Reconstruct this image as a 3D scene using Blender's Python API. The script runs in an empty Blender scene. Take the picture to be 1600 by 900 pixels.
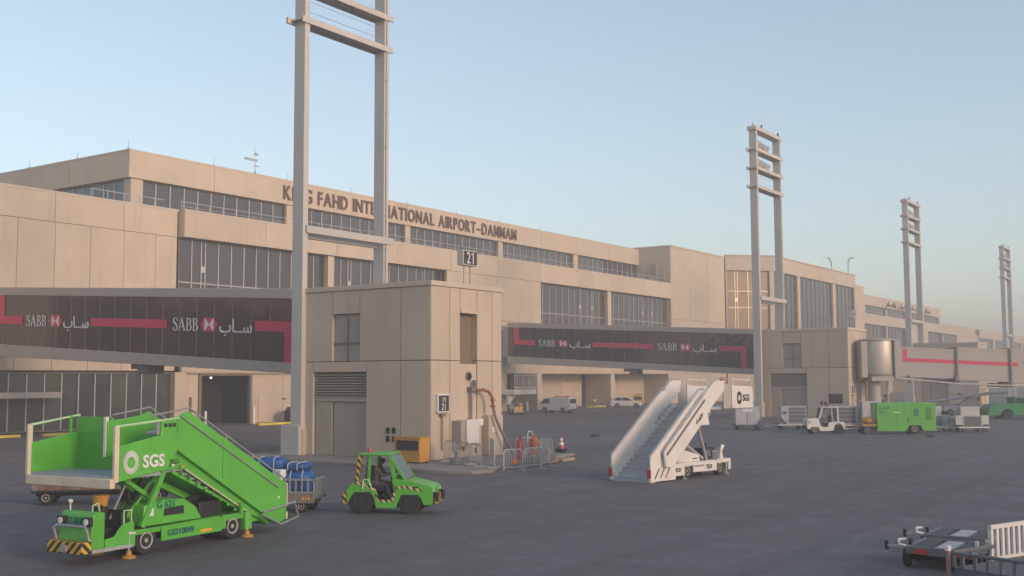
import bpy, bmesh, math, random
from mathutils import Matrix, Vector
R = math.radians
random.seed(7)
S = bpy.context.scene
C = S.collection
K = 1.181                       # survey units -> metres (everything below is written in survey units)

# ------------------------------------------------------------------ camera
cam_d = bpy.data.cameras.new('camera'); cam = bpy.data.objects.new('camera', cam_d); C.objects.link(cam)
AZ, PI_, RO = R(34.388), R(4.668), R(-0.2336)
Fv = Vector((math.cos(AZ)*math.cos(PI_), math.sin(AZ)*math.cos(PI_), math.sin(PI_)))
Rv = Vector((math.sin(AZ), -math.cos(AZ), 0)); Uv = Rv.cross(Fv)
R2 = Rv*math.cos(RO)+Uv*math.sin(RO); U2 = -Rv*math.sin(RO)+Uv*math.cos(RO)
cam.matrix_world = Matrix(((R2.x, U2.x, -Fv.x, 0), (R2.y, U2.y, -Fv.y, 0), (R2.z, U2.z, -Fv.z, 4.2*K), (0, 0, 0, 1)))
cam_d.sensor_width = 36; cam_d.lens = 1723.6/1600*36; cam_d.clip_start = .1; cam_d.clip_end = 5000
S.camera = cam

# ------------------------------------------------------------------ sky, sun, exposure
SUN_EL, SUN_AZ = R(15), (-.10, -.995)
W = bpy.data.worlds.new('World'); S.world = W; W.use_nodes = True
nt = W.node_tree; nt.nodes.clear()
sky = nt.nodes.new('ShaderNodeTexSky'); sky.sky_type = 'NISHITA'; sky.sun_disc = False
sky.sun_elevation = SUN_EL; sky.sun_rotation = math.atan2(SUN_AZ[0], SUN_AZ[1])
sky.air_density = 1.0; sky.dust_density = 1.0; sky.ozone_density = 1.0; sky.altitude = 0
bg = nt.nodes.new('ShaderNodeBackground'); bg.inputs[1].default_value = .15
out = nt.nodes.new('ShaderNodeOutputWorld')
gm = nt.nodes.new('ShaderNodeGamma'); gm.inputs[1].default_value = .8; nt.links.new(sky.outputs[0], gm.inputs[0])
hsv = nt.nodes.new('ShaderNodeHueSaturation'); hsv.inputs['Saturation'].default_value = .9
nt.links.new(gm.outputs[0], hsv.inputs['Color']); nt.links.new(hsv.outputs[0], bg.inputs[0]); nt.links.new(bg.outputs[0], out.inputs[0])
sd = bpy.data.lights.new('sun', 'SUN'); sd.energy = 1.08; sd.angle = R(14); sd.color = (1, .68, .50)
sun = bpy.data.objects.new('sun', sd); C.objects.link(sun)
sun.rotation_euler = Vector((SUN_AZ[0]*math.cos(SUN_EL), SUN_AZ[1]*math.cos(SUN_EL), math.sin(SUN_EL))).to_track_quat('Z', 'Y').to_euler()
S.view_settings.view_transform = 'Standard'; S.view_settings.look = 'None'
S.view_settings.exposure = 1.0; S.view_settings.gamma = 1; S.view_settings.use_curve_mapping = False
S.cycles.volume_bounces = 1; S.cycles.max_bounces = 8; S.cycles.use_denoising = True
S.cycles.volume_step_rate = 4

# ------------------------------------------------------------------ materials
def mat(name, col, rough=.6, metal=0., var=.12, scale=1.5, bump=0., bscale=20, streak=0., spec=.5, grime=None, coat=0):
    m = bpy.data.materials.new(name); m.use_nodes = True
    n, l = m.node_tree.nodes, m.node_tree.links
    b = n['Principled BSDF']; b.inputs['Roughness'].default_value = rough; b.inputs['Metallic'].default_value = metal
    b.inputs['Specular IOR Level'].default_value = spec
    if coat: b.inputs['Coat Weight'].default_value = coat; b.inputs['Coat Roughness'].default_value = .2
    tc = n.new('ShaderNodeTexCoord'); oi = n.new('ShaderNodeObjectInfo')
    add = n.new('ShaderNodeVectorMath'); add.operation = 'ADD'
    mul = n.new('ShaderNodeVectorMath'); mul.operation = 'SCALE'; mul.inputs['Scale'].default_value = 1.0
    cmb = n.new('ShaderNodeCombineXYZ')
    m7 = n.new('ShaderNodeMath'); m7.operation = 'MULTIPLY'; m7.inputs[1].default_value = 37.
    l.new(oi.outputs['Random'], m7.inputs[0])
    for i in range(3): l.new(m7.outputs[0], cmb.inputs[i])
    l.new(tc.outputs['Object'], add.inputs[0]); l.new(cmb.outputs[0], add.inputs[1])
    no = n.new('ShaderNodeTexNoise'); no.inputs['Scale'].default_value = scale; no.inputs['Detail'].default_value = 6; no.inputs['Roughness'].default_value = .62
    l.new(add.outputs[0], no.inputs['Vector'])
    mr = n.new('ShaderNodeMapRange'); mr.inputs[1].default_value = .3; mr.inputs[2].default_value = .7
    mr.inputs[3].default_value = 1-var; mr.inputs[4].default_value = 1+var
    l.new(no.outputs[0], mr.inputs[0])
    hs = n.new('ShaderNodeMix'); hs.data_type = 'RGBA'; hs.blend_type = 'MULTIPLY'; hs.inputs[0].default_value = 1
    hs.inputs[6].default_value = (*col, 1); l.new(mr.outputs[0], hs.inputs[7])
    res = hs.outputs[2]
    # a slight tone difference from piece to piece
    pr = n.new('ShaderNodeMapRange'); pr.inputs[3].default_value = 1-var*.45; pr.inputs[4].default_value = 1+var*.45
    l.new(oi.outputs['Random'], pr.inputs[0])
    h2 = n.new('ShaderNodeMix'); h2.data_type = 'RGBA'; h2.blend_type = 'MULTIPLY'; h2.inputs[0].default_value = 1
    l.new(res, h2.inputs[6]); l.new(pr.outputs[0], h2.inputs[7]); res = h2.outputs[2]
    if streak:
        mp = n.new('ShaderNodeMapping'); mp.inputs['Scale'].default_value = (2.2, 2.2, .09); l.new(add.outputs[0], mp.inputs[0])
        n2 = n.new('ShaderNodeTexNoise'); n2.inputs['Scale'].default_value = 1.; n2.inputs['Detail'].default_value = 5; l.new(mp.outputs[0], n2.inputs['Vector'])
        r2 = n.new('ShaderNodeMapRange'); r2.inputs[1].default_value = .52; r2.inputs[2].default_value = .8; r2.inputs[3].default_value = 0; r2.inputs[4].default_value = streak
        l.new(n2.outputs[0], r2.inputs[0])
        h3 = n.new('ShaderNodeMix'); h3.data_type = 'RGBA'; l.new(r2.outputs[0], h3.inputs[0]); l.new(res, h3.inputs[6])
        h3.inputs[7].default_value = (*(grime or tuple(c*.55 for c in col)), 1); res = h3.outputs[2]
    l.new(res, b.inputs['Base Color'])
    rr = n.new('ShaderNodeMapRange'); rr.inputs[1].default_value = .3; rr.inputs[2].default_value = .7
    rr.inputs[3].default_value = max(.02, rough-.06); rr.inputs[4].default_value = min(1, rough+.08)
    l.new(no.outputs[0], rr.inputs[0]); l.new(rr.outputs[0], b.inputs['Roughness'])
    if bump:
        nb = n.new('ShaderNodeTexNoise'); nb.inputs['Scale'].default_value = bscale; nb.inputs['Detail'].default_value = 4
        l.new(add.outputs[0], nb.inputs['Vector'])
        bp = n.new('ShaderNodeBump'); bp.inputs['Strength'].default_value = bump; bp.inputs['Distance'].default_value = .05
        l.new(nb.outputs[0], bp.inputs['Height']); l.new(bp.outputs[0], b.inputs['Normal'])
    return m
def stripes(name, c1, c2, freq, vec, rough=.5):
    m = mat(name, c1, rough); n, l = m.node_tree.nodes, m.node_tree.links; b = n['Principled BSDF']
    tc = n.new('ShaderNodeTexCoord'); d = n.new('ShaderNodeVectorMath'); d.operation = 'DOT_PRODUCT'; d.inputs[1].default_value = vec
    l.new(tc.outputs['Object'], d.inputs[0])
    a = n.new('ShaderNodeMath'); a.operation = 'MULTIPLY'; a.inputs[1].default_value = freq; l.new(d.outputs['Value'], a.inputs[0])
    f = n.new('ShaderNodeMath'); f.operation = 'FRACT'; l.new(a.outputs[0], f.inputs[0])
    g = n.new('ShaderNodeMath'); g.operation = 'GREATER_THAN'; g.inputs[1].default_value = .5; l.new(f.outputs[0], g.inputs[0])
    mx = n.new('ShaderNodeMix'); mx.data_type = 'RGBA'; l.new(g.outputs[0], mx.inputs[0])
    src = b.inputs['Base Color'].links[0].from_socket
    l.new(src, mx.inputs[6]); mx.inputs[7].default_value = (*c2, 1); l.new(mx.outputs[2], b.inputs['Base Color'])
    return m
def emit(name, col, s):
    m = mat(name, col, .4); b = m.node_tree.nodes['Principled BSDF']
    b.inputs['Emission Color'].default_value = (*col, 1); b.inputs['Emission Strength'].default_value = s
    return m
M = {}
M['cream'] = mat('cream_concrete', (.55, .44, .335), .85, var=.09, scale=.22, streak=.3, bump=.06, bscale=6, grime=(.34, .26, .19))
M['cream_dark'] = mat('joint_shadow_concrete', (.20, .15, .11), .9)
M['pier'] = mat('pier_cladding', (.52, .42, .325), .8, var=.08, scale=.3, streak=.3, bump=.05, bscale=6, grime=(.33, .26, .2))
M['cap'] = mat('parapet_cap', (.54, .45, .36), .7, var=.06, scale=.5)
M['roof'] = mat('roof_gravel', (.35, .31, .27), .95)
M['door'] = mat('grey_beige_door_paint', (.36, .31, .25), .65, var=.06, scale=.6, streak=.15)
M['pole'] = mat('tower_grey_paint', (.50, .465, .43), .7, var=.06, scale=.25, streak=.2)
M['asph'] = None
M['kerb'] = mat('kerb_concrete', (.25, .225, .20), .9, var=.2, scale=.8, bump=.1, bscale=10)
M['yellow'] = mat('yellow_paint', (.62, .48, .06), .6, var=.15, scale=2)
M['wline'] = mat('worn_white_line', (.17, .17, .18), .85, var=.35, scale=2)
M['joint'] = mat('pavement_joint_sealant', (.105, .097, .102), .85, var=.3, scale=1.)
M['glass'] = mat('dark_window_glass', (.055, .046, .052), .12, var=.25, scale=.3, bump=.02, bscale=.5, spec=.8)
M['glass_in'] = mat('garage_glass', (.055, .06, .05), .15, var=.4, scale=.35, bump=.02, bscale=.5)
M['wglass'] = mat('walkway_glass', (.011, .008, .012), .03, var=.35, scale=.25, bump=1., bscale=.8, spec=.5)
for _n in ('wglass',): M[_n].node_tree.nodes['Principled BSDF'].inputs['IOR'].default_value = 1.85
M['gold'] = mat('gold_reflection_glass', (.30, .19, .105), .3, metal=.1, var=.06, scale=.3, bump=.02, bscale=.6)  # golden sky reflection of the chamfer panes put into the base colour
M['mull'] = mat('aluminium_mullion', (.55, .52, .49), .45, metal=.3)
M['mull_d'] = mat('dark_bronze_mullion', (.16, .145, .14), .5, metal=.3)
M['goldmull'] = mat('polished_glow_mullion', (.85, .72, .5), .35, metal=.6)  # polished metal with its golden sun glow put into the colour
M['walk'] = mat('walkway_cladding', (.42, .375, .335), .6, var=.06, scale=.4, streak=.18)
M['letter'] = mat('brown_sign_letter', (.115, .055, .045), .6, var=.08)
M['red'] = mat('red_vinyl', (.62, .03, .095), .5, var=.06)
M['dgrey'] = mat('dull_grey_steel', (.15, .155, .165), .6, metal=.2, var=.15)
M['faded'] = mat('faded_red_paint', (.27, .15, .14), .7)
M['worn'] = mat('worn_yellow_paint', (.36, .30, .18), .85, var=.35, scale=3)
M['white_v'] = mat('white_vinyl', (.72, .69, .68), .5, var=.04)
M['black'] = mat('black_paint', (.02, .02, .022), .5)
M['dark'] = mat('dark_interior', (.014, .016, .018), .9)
M['signface'] = mat('sign_dark_face', (.045, .03, .035), .5)
M['green'] = mat('green_vehicle_paint', (.10, .41, .045), .42, var=.10, scale=.9, coat=.2, streak=.3, grime=(.07, .25, .03))
M['green_d'] = mat('teal_green_paint', (.01, .20, .07), .5, var=.1)
M['numblue'] = mat('blue_number_paint', (.01, .10, .16), .5)
M['lime'] = mat('pale_green_print', (.45, .66, .38), .5)
M['white'] = mat('white_vehicle_paint', (.70, .66, .62), .4, var=.06, scale=1., coat=.15, streak=.14, grime=(.38, .34, .3))
M['galv'] = mat('galvanised_steel', (.42, .42, .43), .45, metal=.55, var=.12, scale=4)
M['alu'] = mat('container_aluminium', (.44, .44, .45), .5, metal=.35, var=.12, scale=2, streak=.2)
M['alu_d'] = mat('container_curtain_grey', (.125, .13, .142), .7, var=.1)
M['steel'] = mat('rotunda_steel', (.56, .50, .42), .45, metal=.35, var=.06, scale=.8)
M['tyre'] = mat('tyre_rubber', (.022, .022, .024), .85, var=.2)
M['rim'] = mat('wheel_rim', (.36, .34, .31), .5, var=.15)
M['beige'] = mat('beige_edge', (.62, .53, .40), .55)
M['tread'] = mat('step_tread', (.42, .43, .44), .6, metal=.1, var=.12)
M['floor'] = mat('grey_blue_platform', (.30, .33, .38), .6, var=.1)
M['orange'] = mat('orange_yellow_paint', (.50, .24, .045), .5, var=.08, streak=.12)
M['oran'] = mat('orange_plastic', (.50, .13, .035), .5)
M['blue'] = mat('blue_luggage_sheet', (.018, .095, .30), .5, var=.3, scale=3, bump=.4, bscale=7)
M['brown'] = mat('brown_board', (.20, .12, .075), .8, var=.3, scale=3)
M['rust'] = mat('red_oxide_hose', (.26, .10, .05), .6, var=.2)
M['hose'] = mat('grey_hose', (.20, .17, .15), .7)
M['pinkred'] = mat('red_plastic', (.42, .045, .05), .4)
M['amber'] = mat('amber_lens', (.8, .35, .03), .25)
M['haz'] = stripes('hazard_stripe', (.62, .38, .03), (.02, .02, .02), 5.2, (.70, .70, .70))
M['haz2'] = stripes('cream_hazard_stripe', (.66, .52, .22), (.05, .04, .03), 7., (.7, .55, .6))
M['skin'] = mat('skin', (.27, .15, .10), .6)
M['hair'] = mat('black_hair', (.015, .012, .01), .7)
M['khaki'] = mat('khaki_cloth', (.20, .17, .14), .85, var=.15, scale=6)
M['trou'] = mat('grey_trousers', (.13, .125, .13), .85, var=.15, scale=6)
M['hivis'] = mat('hivis_cloth', (.62, .52, .09), .8)
M['teal'] = mat('mint_hivis_cloth', (.10, .50, .30), .8)
M['cyellow'] = mat('yellow_car_paint', (.62, .42, .06), .4, coat=.2)
M['cwhite'] = mat('white_car_paint', (.66, .64, .62), .35, coat=.3)
M['cglass'] = mat('car_glass', (.03, .032, .036), .1)
M['lamp'] = mat('lamp_lens', (.75, .75, .72), .15)
M['plant'] = mat('plant_leaf', (.05, .085, .03), .7, var=.3)
M['pot'] = mat('plant_pot', (.25, .14, .09), .8)
M['ramp'] = emit('lit_bulb', (1., .85, .6), 1.2)

def asphalt():
    m = bpy.data.materials.new('apron_asphalt'); m.use_nodes = True
    n, l = m.node_tree.nodes, m.node_tree.links; b = n['Principled BSDF']
    tc = n.new('ShaderNodeTexCoord')
    def noise(s, d, det=6):
        t = n.new('ShaderNodeTexNoise'); t.inputs['Scale'].default_value = s; t.inputs['Detail'].default_value = det; t.inputs['Distortion'].default_value = d
        l.new(tc.outputs['Object'], t.inputs['Vector']); return t.outputs[0]
    def rng(s, a, b_, c, d):
        r = n.new('ShaderNodeMapRange'); [r.inputs.__getitem__(i+1).__setattr__('default_value', v) for i, v in enumerate((a, b_, c, d))]
        l.new(s, r.inputs[0]); return r.outputs[0]
    def mul(a, b_):
        r = n.new('ShaderNodeMath'); r.operation = 'MULTIPLY'; l.new(a, r.inputs[0]); l.new(b_, r.inputs[1]); return r.outputs[0]
    v = mul(rng(noise(.045, .6), .3, .7, .88, 1.12), rng(noise(.4, 1.2), .3, .7, .93, 1.07))
    v = mul(v, rng(noise(7, 0, 8), .3, .7, .86, 1.14))
    v = mul(v, rng(noise(.9, 2.5, 3), .62, .74, 1., .78))          # oil and tyre stains
    # long straight tyre smears along the stand
    mp = n.new('ShaderNodeMapping'); mp.inputs['Rotation'].default_value = (0, 0, R(62)); mp.inputs['Scale'].default_value = (.03, .9, 1); l.new(tc.outputs['Object'], mp.inputs[0])
    t = n.new('ShaderNodeTexNoise'); t.inputs['Scale'].default_value = 1.; t.inputs['Detail'].default_value = 4; l.new(mp.outputs[0], t.inputs['Vector'])
    v = mul(v, rng(t.outputs[0], .5, .72, 1., .78))
    mx = n.new('ShaderNodeMix'); mx.data_type = 'RGBA'; mx.blend_type = 'MULTIPLY'; mx.inputs[0].default_value = 1
    mx.inputs[6].default_value = (.134, .121, .126, 1); l.new(v, mx.inputs[7]); l.new(mx.outputs[2], b.inputs['Base Color'])
    l.new(rng(noise(.5, 1), .3, .7, .62, .88), b.inputs['Roughness']); b.inputs['Specular IOR Level'].default_value = .35
    bp = n.new('ShaderNodeBump'); bp.inputs['Strength'].default_value = .35; bp.inputs['Distance'].default_value = .01
    l.new(noise(60, 0, 3), bp.inputs['Height']); l.new(bp.outputs[0], b.inputs['Normal'])
    return m
M['asph'] = asphalt()

# ------------------------------------------------------------------ mesh helpers
def frame(o, xd, yd):
    x, y = Vector(xd).normalized(), Vector(yd)
    z = x.cross(y).normalized()
    m = Matrix.Identity(4)
    for i in range(3): m[i][0], m[i][1], m[i][2], m[i][3] = x[i], y[i], z[i], o[i]
    return m
def rotz(a, o=(0, 0, 0)): return Matrix.Translation(o) @ Matrix.Rotation(a, 4, 'Z')
_txt = {}
def glyphs(s, bold=0.):
    key = (s, bold)
    if key not in _txt:
        cu = bpy.data.curves.new('t', 'FONT'); cu.body = s; cu.size = 1; cu.offset = bold; cu.resolution_u = 3
        o = bpy.data.objects.new('t', cu); C.objects.link(o)
        dg = bpy.context.evaluated_depsgraph_get(); me = o.evaluated_get(dg).to_mesh()
        _txt[key] = ([tuple(v.co) for v in me.vertices], [tuple(p.vertices) for p in me.polygons])
        o.evaluated_get(dg).to_mesh_clear(); bpy.data.objects.remove(o); bpy.data.curves.remove(cu)
    return _txt[key]
def numerals(mb, t, size, Mx, e=.02, bold=0.):
    # gate numbers: the one is drawn with its flag
    w = size*.42; x0 = -w*len(t)/2-(.0 if '1' not in t else .02)
    for i, c in enumerate(t):
        if c == '1':
            mb.ribbon([(x0+i*w+w*.62, 0), (x0+i*w+w*.62, size*.69)], size*.085, e, Mx); mb.ribbon([(x0+i*w+w*.2, size*.54), (x0+i*w+w*.62, size*.665)], size*.075, e, Mx)
        else: mb.text(c, size, Mx @ Matrix.Translation((x0+i*w+w*.5, 0, 0)), e, bold, .8, 'c')
    return mb
class MB:
    def __init__(s): s.v, s.f, s.m = [], [], []
    def add(s, v, f, Mx=None, mi=0):
        o = len(s.v)
        s.v += [tuple(Mx @ Vector(p)) for p in v] if Mx is not None else [tuple(p) for p in v]
        s.f += [tuple(i+o for i in q) for q in f]; s.m += [mi]*len(f); return s
    def box(s, x0, x1, y0, y1, z0, z1, Mx=None, mi=0):
        v = [(x, y, z) for z in (z0, z1) for y in (y0, y1) for x in (x0, x1)]
        return s.add(v, [(0, 2, 3, 1), (4, 5, 7, 6), (0, 1, 5, 4), (2, 6, 7, 3), (0, 4, 6, 2), (1, 3, 7, 5)], Mx, mi)
    def prism(s, poly, a, b, ax='y', Mx=None, mi=0):       # poly in (x,z) pushed along y; ax='z': (x,y) along z; ax='x': (y,z) along x
        mk = {'y': lambda p, t: (p[0], t, p[1]), 'z': lambda p, t: (p[0], p[1], t), 'x': lambda p, t: (t, p[0], p[1])}[ax]
        n = len(poly); v = [mk(p, a) for p in poly]+[mk(p, b) for p in poly]
        return s.add(v, [tuple(range(n)), tuple(range(2*n-1, n-1, -1))]+[(i, (i+1) % n, n+(i+1) % n, n+i) for i in range(n)], Mx, mi)
    def cyl(s, p, q, r, r2=None, n=12, Mx=None, mi=0):
        p, q = Vector(p), Vector(q); d = (q-p).normalized(); a = d.orthogonal().normalized(); b = d.cross(a); r2 = r if r2 is None else r2
        v = [p+(a*math.cos(t)+b*math.sin(t))*r for t in [2*math.pi*i/n for i in range(n)]]
        v += [q+(a*math.cos(t)+b*math.sin(t))*r2 for t in [2*math.pi*i/n for i in range(n)]]
        return s.add(v, [tuple(range(n-1, -1, -1)), tuple(range(n, 2*n))]+[(i, (i+1) % n, n+(i+1) % n, n+i) for i in range(n)], Mx, mi)
    def tube(s, pts, r, n=6, Mx=None, mi=0, closed=False):
        P = [Vector(p) for p in pts]; L = len(P); rings = []
        a = None
        for i, p in enumerate(P):
            d0 = (P[i]-P[i-1]) if (i or closed) else P[1]-P[0]
            d1 = (P[(i+1) % L]-P[i]) if (i < L-1 or closed) else d0
            d = (d0.normalized()+d1.normalized()); d = d.normalized() if d.length > 1e-6 else d1.normalized()
            a = d.orthogonal().normalized() if a is None else (a-d*a.dot(d)).normalized()
            b = d.cross(a); rings.append([p+(a*math.cos(t)+b*math.sin(t))*r for t in [2*math.pi*k/n for k in range(n)]])
        v = [x for ring in rings for x in ring]; f = []
        for i in range(L if closed else L-1):
            j = (i+1) % L
            f += [(i*n+k, i*n+(k+1) % n, j*n+(k+1) % n, j*n+k) for k in range(n)]
        if not closed: f += [tuple(range(n-1, -1, -1)), tuple((L-1)*n+k for k in range(n))]
        return s.add(v, f, Mx, mi)
    def lathe(s, prof, n=16, Mx=None, mi=0, open0=False):               # (r,z) about z
        v = [(r*math.cos(2*math.pi*k/n), r*math.sin(2*math.pi*k/n), z) for r, z in prof for k in range(n)]
        f = [(i*n+k, i*n+(k+1) % n, (i+1)*n+(k+1) % n, (i+1)*n+k) for i in range(len(prof)-1) for k in range(n)]
        f += ([] if open0 else [tuple(range(n-1, -1, -1))])+[tuple((len(prof)-1)*n+k for k in range(n))]
        return s.add(v, f, Mx, mi)
    def ell(s, c, r, n=10, m=7, Mx=None, mi=0):
        return s.lathe([(max(.02, math.sin(math.pi*i/m)), -math.cos(math.pi*i/m)) for i in range(m+1)], n,
                       (Mx if Mx is not None else Matrix.Identity(4)) @ Matrix.Translation(c) @ Matrix.Diagonal((*r, 1)), mi)
    def bar(s, p, q, w, h=None, Mx=None, mi=0):            # square bar from p to q
        p, q = Vector(p), Vector(q); d = q-p; h = w if h is None else h
        x = d.normalized(); up = Vector((0, 0, 1)) if abs(x.z) < .95 else Vector((0, 1, 0))
        y = up.cross(x).normalized(); z = x.cross(y)
        m = Matrix.Identity(4)
        for i in range(3): m[i][0], m[i][1], m[i][2], m[i][3] = x[i], y[i], z[i], p[i]
        return s.box(0, d.length, -w/2, w/2, -h/2, h/2, (Mx @ m) if Mx is not None else m, mi)
    def ribbon(s, pts, ws, e=.02, Mx=None, mi=0):          # flat stroke in the local xy plane, thickness e along z
        n = len(pts); L, Rr = [], []
        if not hasattr(ws, '__len__'): ws = [ws]*n
        for i, p in enumerate(pts):
            a = Vector(pts[max(0, i-1)]); b = Vector(pts[min(n-1, i+1)]); d = (b-a).normalized(); nn = Vector((-d.y, d.x))*ws[i]/2
            L.append(Vector(p)+nn); Rr.append(Vector(p)-nn)
        for i in range(n-1):
            q = [L[i], L[i+1], Rr[i+1], Rr[i]]
            s.prism([tuple(c) for c in q], 0, e, 'z', Mx, mi)
        return s
    def text(s, t, size, Mx, e=.02, bold=0., xs=1., align='l', mi=0):
        v, f = glyphs(t, bold)
        if not v: return s
        x0, x1 = min(p[0] for p in v), max(p[0] for p in v)
        dx = {'l': -x0, 'c': -(x0+x1)/2, 'r': -x1}[align]
        n = len(v); cnt = {}
        vv = [((p[0]+dx)*size*xs, p[1]*size, z) for z in (0, e) for p in v]
        for q in f:
            for i in range(len(q)): cnt[(q[i], q[(i+1) % len(q)])] = 1
        ff = [tuple(reversed(q)) for q in f]+[tuple(i+n for i in q) for q in f]
        ff += [(a, b, b+n, a+n) for a, b in cnt if (b, a) not in cnt]
        return s.add(vv, ff, Mx, mi)
    def build(s, name, m, parent=None, world=False, bevel=0, smooth=35, kind=None, loc=None, label=None):
        k = parent.matrix_basis.translation if (world and parent) else Vector((0, 0, 0))
        me = bpy.data.meshes.new(name); me.from_pydata([(p[0]*K-k.x, p[1]*K-k.y, p[2]*K-k.z) for p in s.v], [], s.f)
        ms = m if isinstance(m, (list, tuple)) else [m]
        for x in ms: me.materials.append(M[x])
        if len(ms) > 1: me.polygons.foreach_set('material_index', s.m)
        bm = bmesh.new(); bm.from_mesh(me); bmesh.ops.recalc_face_normals(bm, faces=bm.faces); bm.to_mesh(me); bm.free()
        me.polygons.foreach_set('use_smooth', [True]*len(me.polygons)); me.set_sharp_from_angle(angle=R(smooth))
        o = bpy.data.objects.new(name, me); C.objects.link(o)
        if parent: o.parent = parent
        if loc is not None: o.location = Vector(loc)*K
        if bevel:
            bv = o.modifiers.new('bevel', 'BEVEL'); bv.width = bevel*K; bv.segments = 2; bv.limit_method = 'ANGLE'; bv.angle_limit = R(40)
        if kind: o['kind'] = kind
        if label: o['label'] = label
        return o
def thing(name, label, cat, loc=(0, 0, 0), rz=0., group=None):
    o = bpy.data.objects.new(name, None); C.objects.link(o); o.location = Vector(loc)*K; o.rotation_euler = (0, 0, rz)
    o['label'] = label; o['category'] = cat
    if group: o['group'] = group
    return o
def tag(o, label, cat, group=None):
    o['label'] = label; o['category'] = cat
    if group: o['group'] = group
    return o
def dup(root, loc, rz=0., label=None, group=None):
    r = root.copy(); C.objects.link(r); r.location = Vector(loc)*K; r.rotation_euler = (0, 0, rz)
    if label: r['label'] = label
    if group: r['group'] = group
    for ch in list(root.children):
        c = ch.copy(); C.objects.link(c); c.parent = r
        for g in ch.children:
            d = g.copy(); C.objects.link(d); d.parent = c
    return r
def rep(o, loc, parent=None):                    # a repeat of one piece: shares its mesh
    c = o.copy(); C.objects.link(c); c.location = o.location+Vector(loc)*K
    if parent: c.parent = parent
    return c

# ------------------------------------------------------------------ ground
g = MB(); n_ = 40
g.add([(-150+900*i/n_, -350+750*j/n_, 0) for j in range(n_+1) for i in range(n_+1)], [(j*(n_+1)+i, j*(n_+1)+i+1, (j+1)*(n_+1)+i+1, (j+1)*(n_+1)+i) for j in range(n_) for i in range(n_)])
g.build('ground', 'asph', kind='structure')
def strip(name, pts, w, z, m):
    b = MB()
    for (x0, y0), (x1, y1) in zip(pts, pts[1:]):
        d = Vector((x1-x0, y1-y0)).normalized(); nn = Vector((-d.y, d.x))*w/2
        b.add([(x0+nn.x, y0+nn.y, z), (x1+nn.x, y1+nn.y, z), (x1-nn.x, y1-nn.y, z), (x0-nn.x, y0-nn.y, z)], [(0, 1, 2, 3)])
    return b.build(name, m, kind='structure')
strip('stand_line_marking', [(36.4, 32.2), (35.4, 28.7), (33.6, 19.5)], .12, .004, 'wline')
strip('stand_line_marking', [(33.9, 12.2), (33.9, 7.0)], .12, .004, 'wline')
for k in range(6): strip('pavement_joint', [(14+8.2*k, -6), (14+8.2*k, 62)], .07, .003, 'joint')
for k in range(6): strip('pavement_joint', [(10, 2.6+7.4*k), (38.5 if 20 < 2.6+7.4*k else 75, 2.6+7.4*k)], .07, .0035, 'joint')
# island under the two piers
def island(dx, name='pier_island'):
    p = [(40.2, 46), (40.15, 37), (39.0, 32.4), (38.7, 30.2), (39.2, 29.0), (40.2, 28.7), (41.2, 29.1), (42.4, 29.8), (45, 30.4), (51.5, 31.2), (52, 46)]
    p = [(x+dx, y) for x, y in p]
    m = MB(); m.prism(p, 0, .15, 'z'); o = m.build(name, 'kerb', kind='structure', bevel=.02)
    return o
for dx in (0, 66, 126.5, 198): island(dx)

# ------------------------------------------------------------------ Arabic shaping (presentation forms, laid out left to right)
_AR = {'م': (0xFEE1, 4), 'ط': (0xFEC1, 4), 'ا': (0xFE8D, 2), 'ر': (0xFEAD, 2), 'ل': (0xFEDD, 4), 'ك': (0xFED9, 4), 'ف': (0xFED1, 4), 'ه': (0xFEE9, 4),
       'د': (0xFEA9, 2), 'و': (0xFEED, 2), 'ي': (0xFEF1, 4), 'ب': (0xFE8F, 4), 'س': (0xFEB1, 4), 'ـ': (0x640, 5)}
def arabic(w):
    o = ''
    for i, c in enumerate(w):
        if c not in _AR: o += c; continue
        b, k = _AR[c]
        pj = i > 0 and w[i-1] in _AR and _AR[w[i-1]][1] >= 4
        nj = i+1 < len(w) and w[i+1] in _AR and k >= 4
        o += chr(b) if k == 5 else chr(b+(3 if pj and nj else 2 if nj else 1 if pj else 0))
    return o[::-1]
def serif(mb, word, h, Mx, xs=1., e=.02):
    x = 0.
    for c in word:
        if c == 'S':
            P = [(.44, .74), (.42, .93), (.26, .99), (.1, .92), (.06, .76), (.16, .62), (.34, .47), (.45, .28), (.4, .08), (.24, .01), (.08, .07), (.03, .27)]
            st = [(P, [.04, .06, .05, .08, .12, .15, .15, .12, .08, .05, .06, .04])]; w = .56
        elif c == 'A':
            st = [([(.07, 0), (.36, 1)], .06), ([(.34, 1), (.66, 0)], .14), ([(.18, .33), (.55, .33)], .05), ([(-.02, .02), (.2, .02)], .04), ([(.52, .02), (.8, .02)], .04)]; w = .82
        else:
            st = [([(.14, 0), (.14, 1)], .13), ([(.02, .975), (.3, .975), (.44, .9), (.48, .76), (.42, .6), (.28, .53), (.14, .53)], [.05, .05, .09, .13, .09, .05, .05]),
                  ([(.28, .53), (.47, .46), (.55, .27), (.48, .09), (.3, .025), (.02, .025)], [.05, .08, .14, .09, .05, .05])]; w = .66
        for pts, ws in st:
            sc = h
            mb.ribbon([((x+p[0])*sc*xs, p[1]*sc) for p in pts], [v*sc for v in ws] if hasattr(ws, '__len__') else ws*sc, e, Mx)
        x += w
    return x*h*xs

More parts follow.
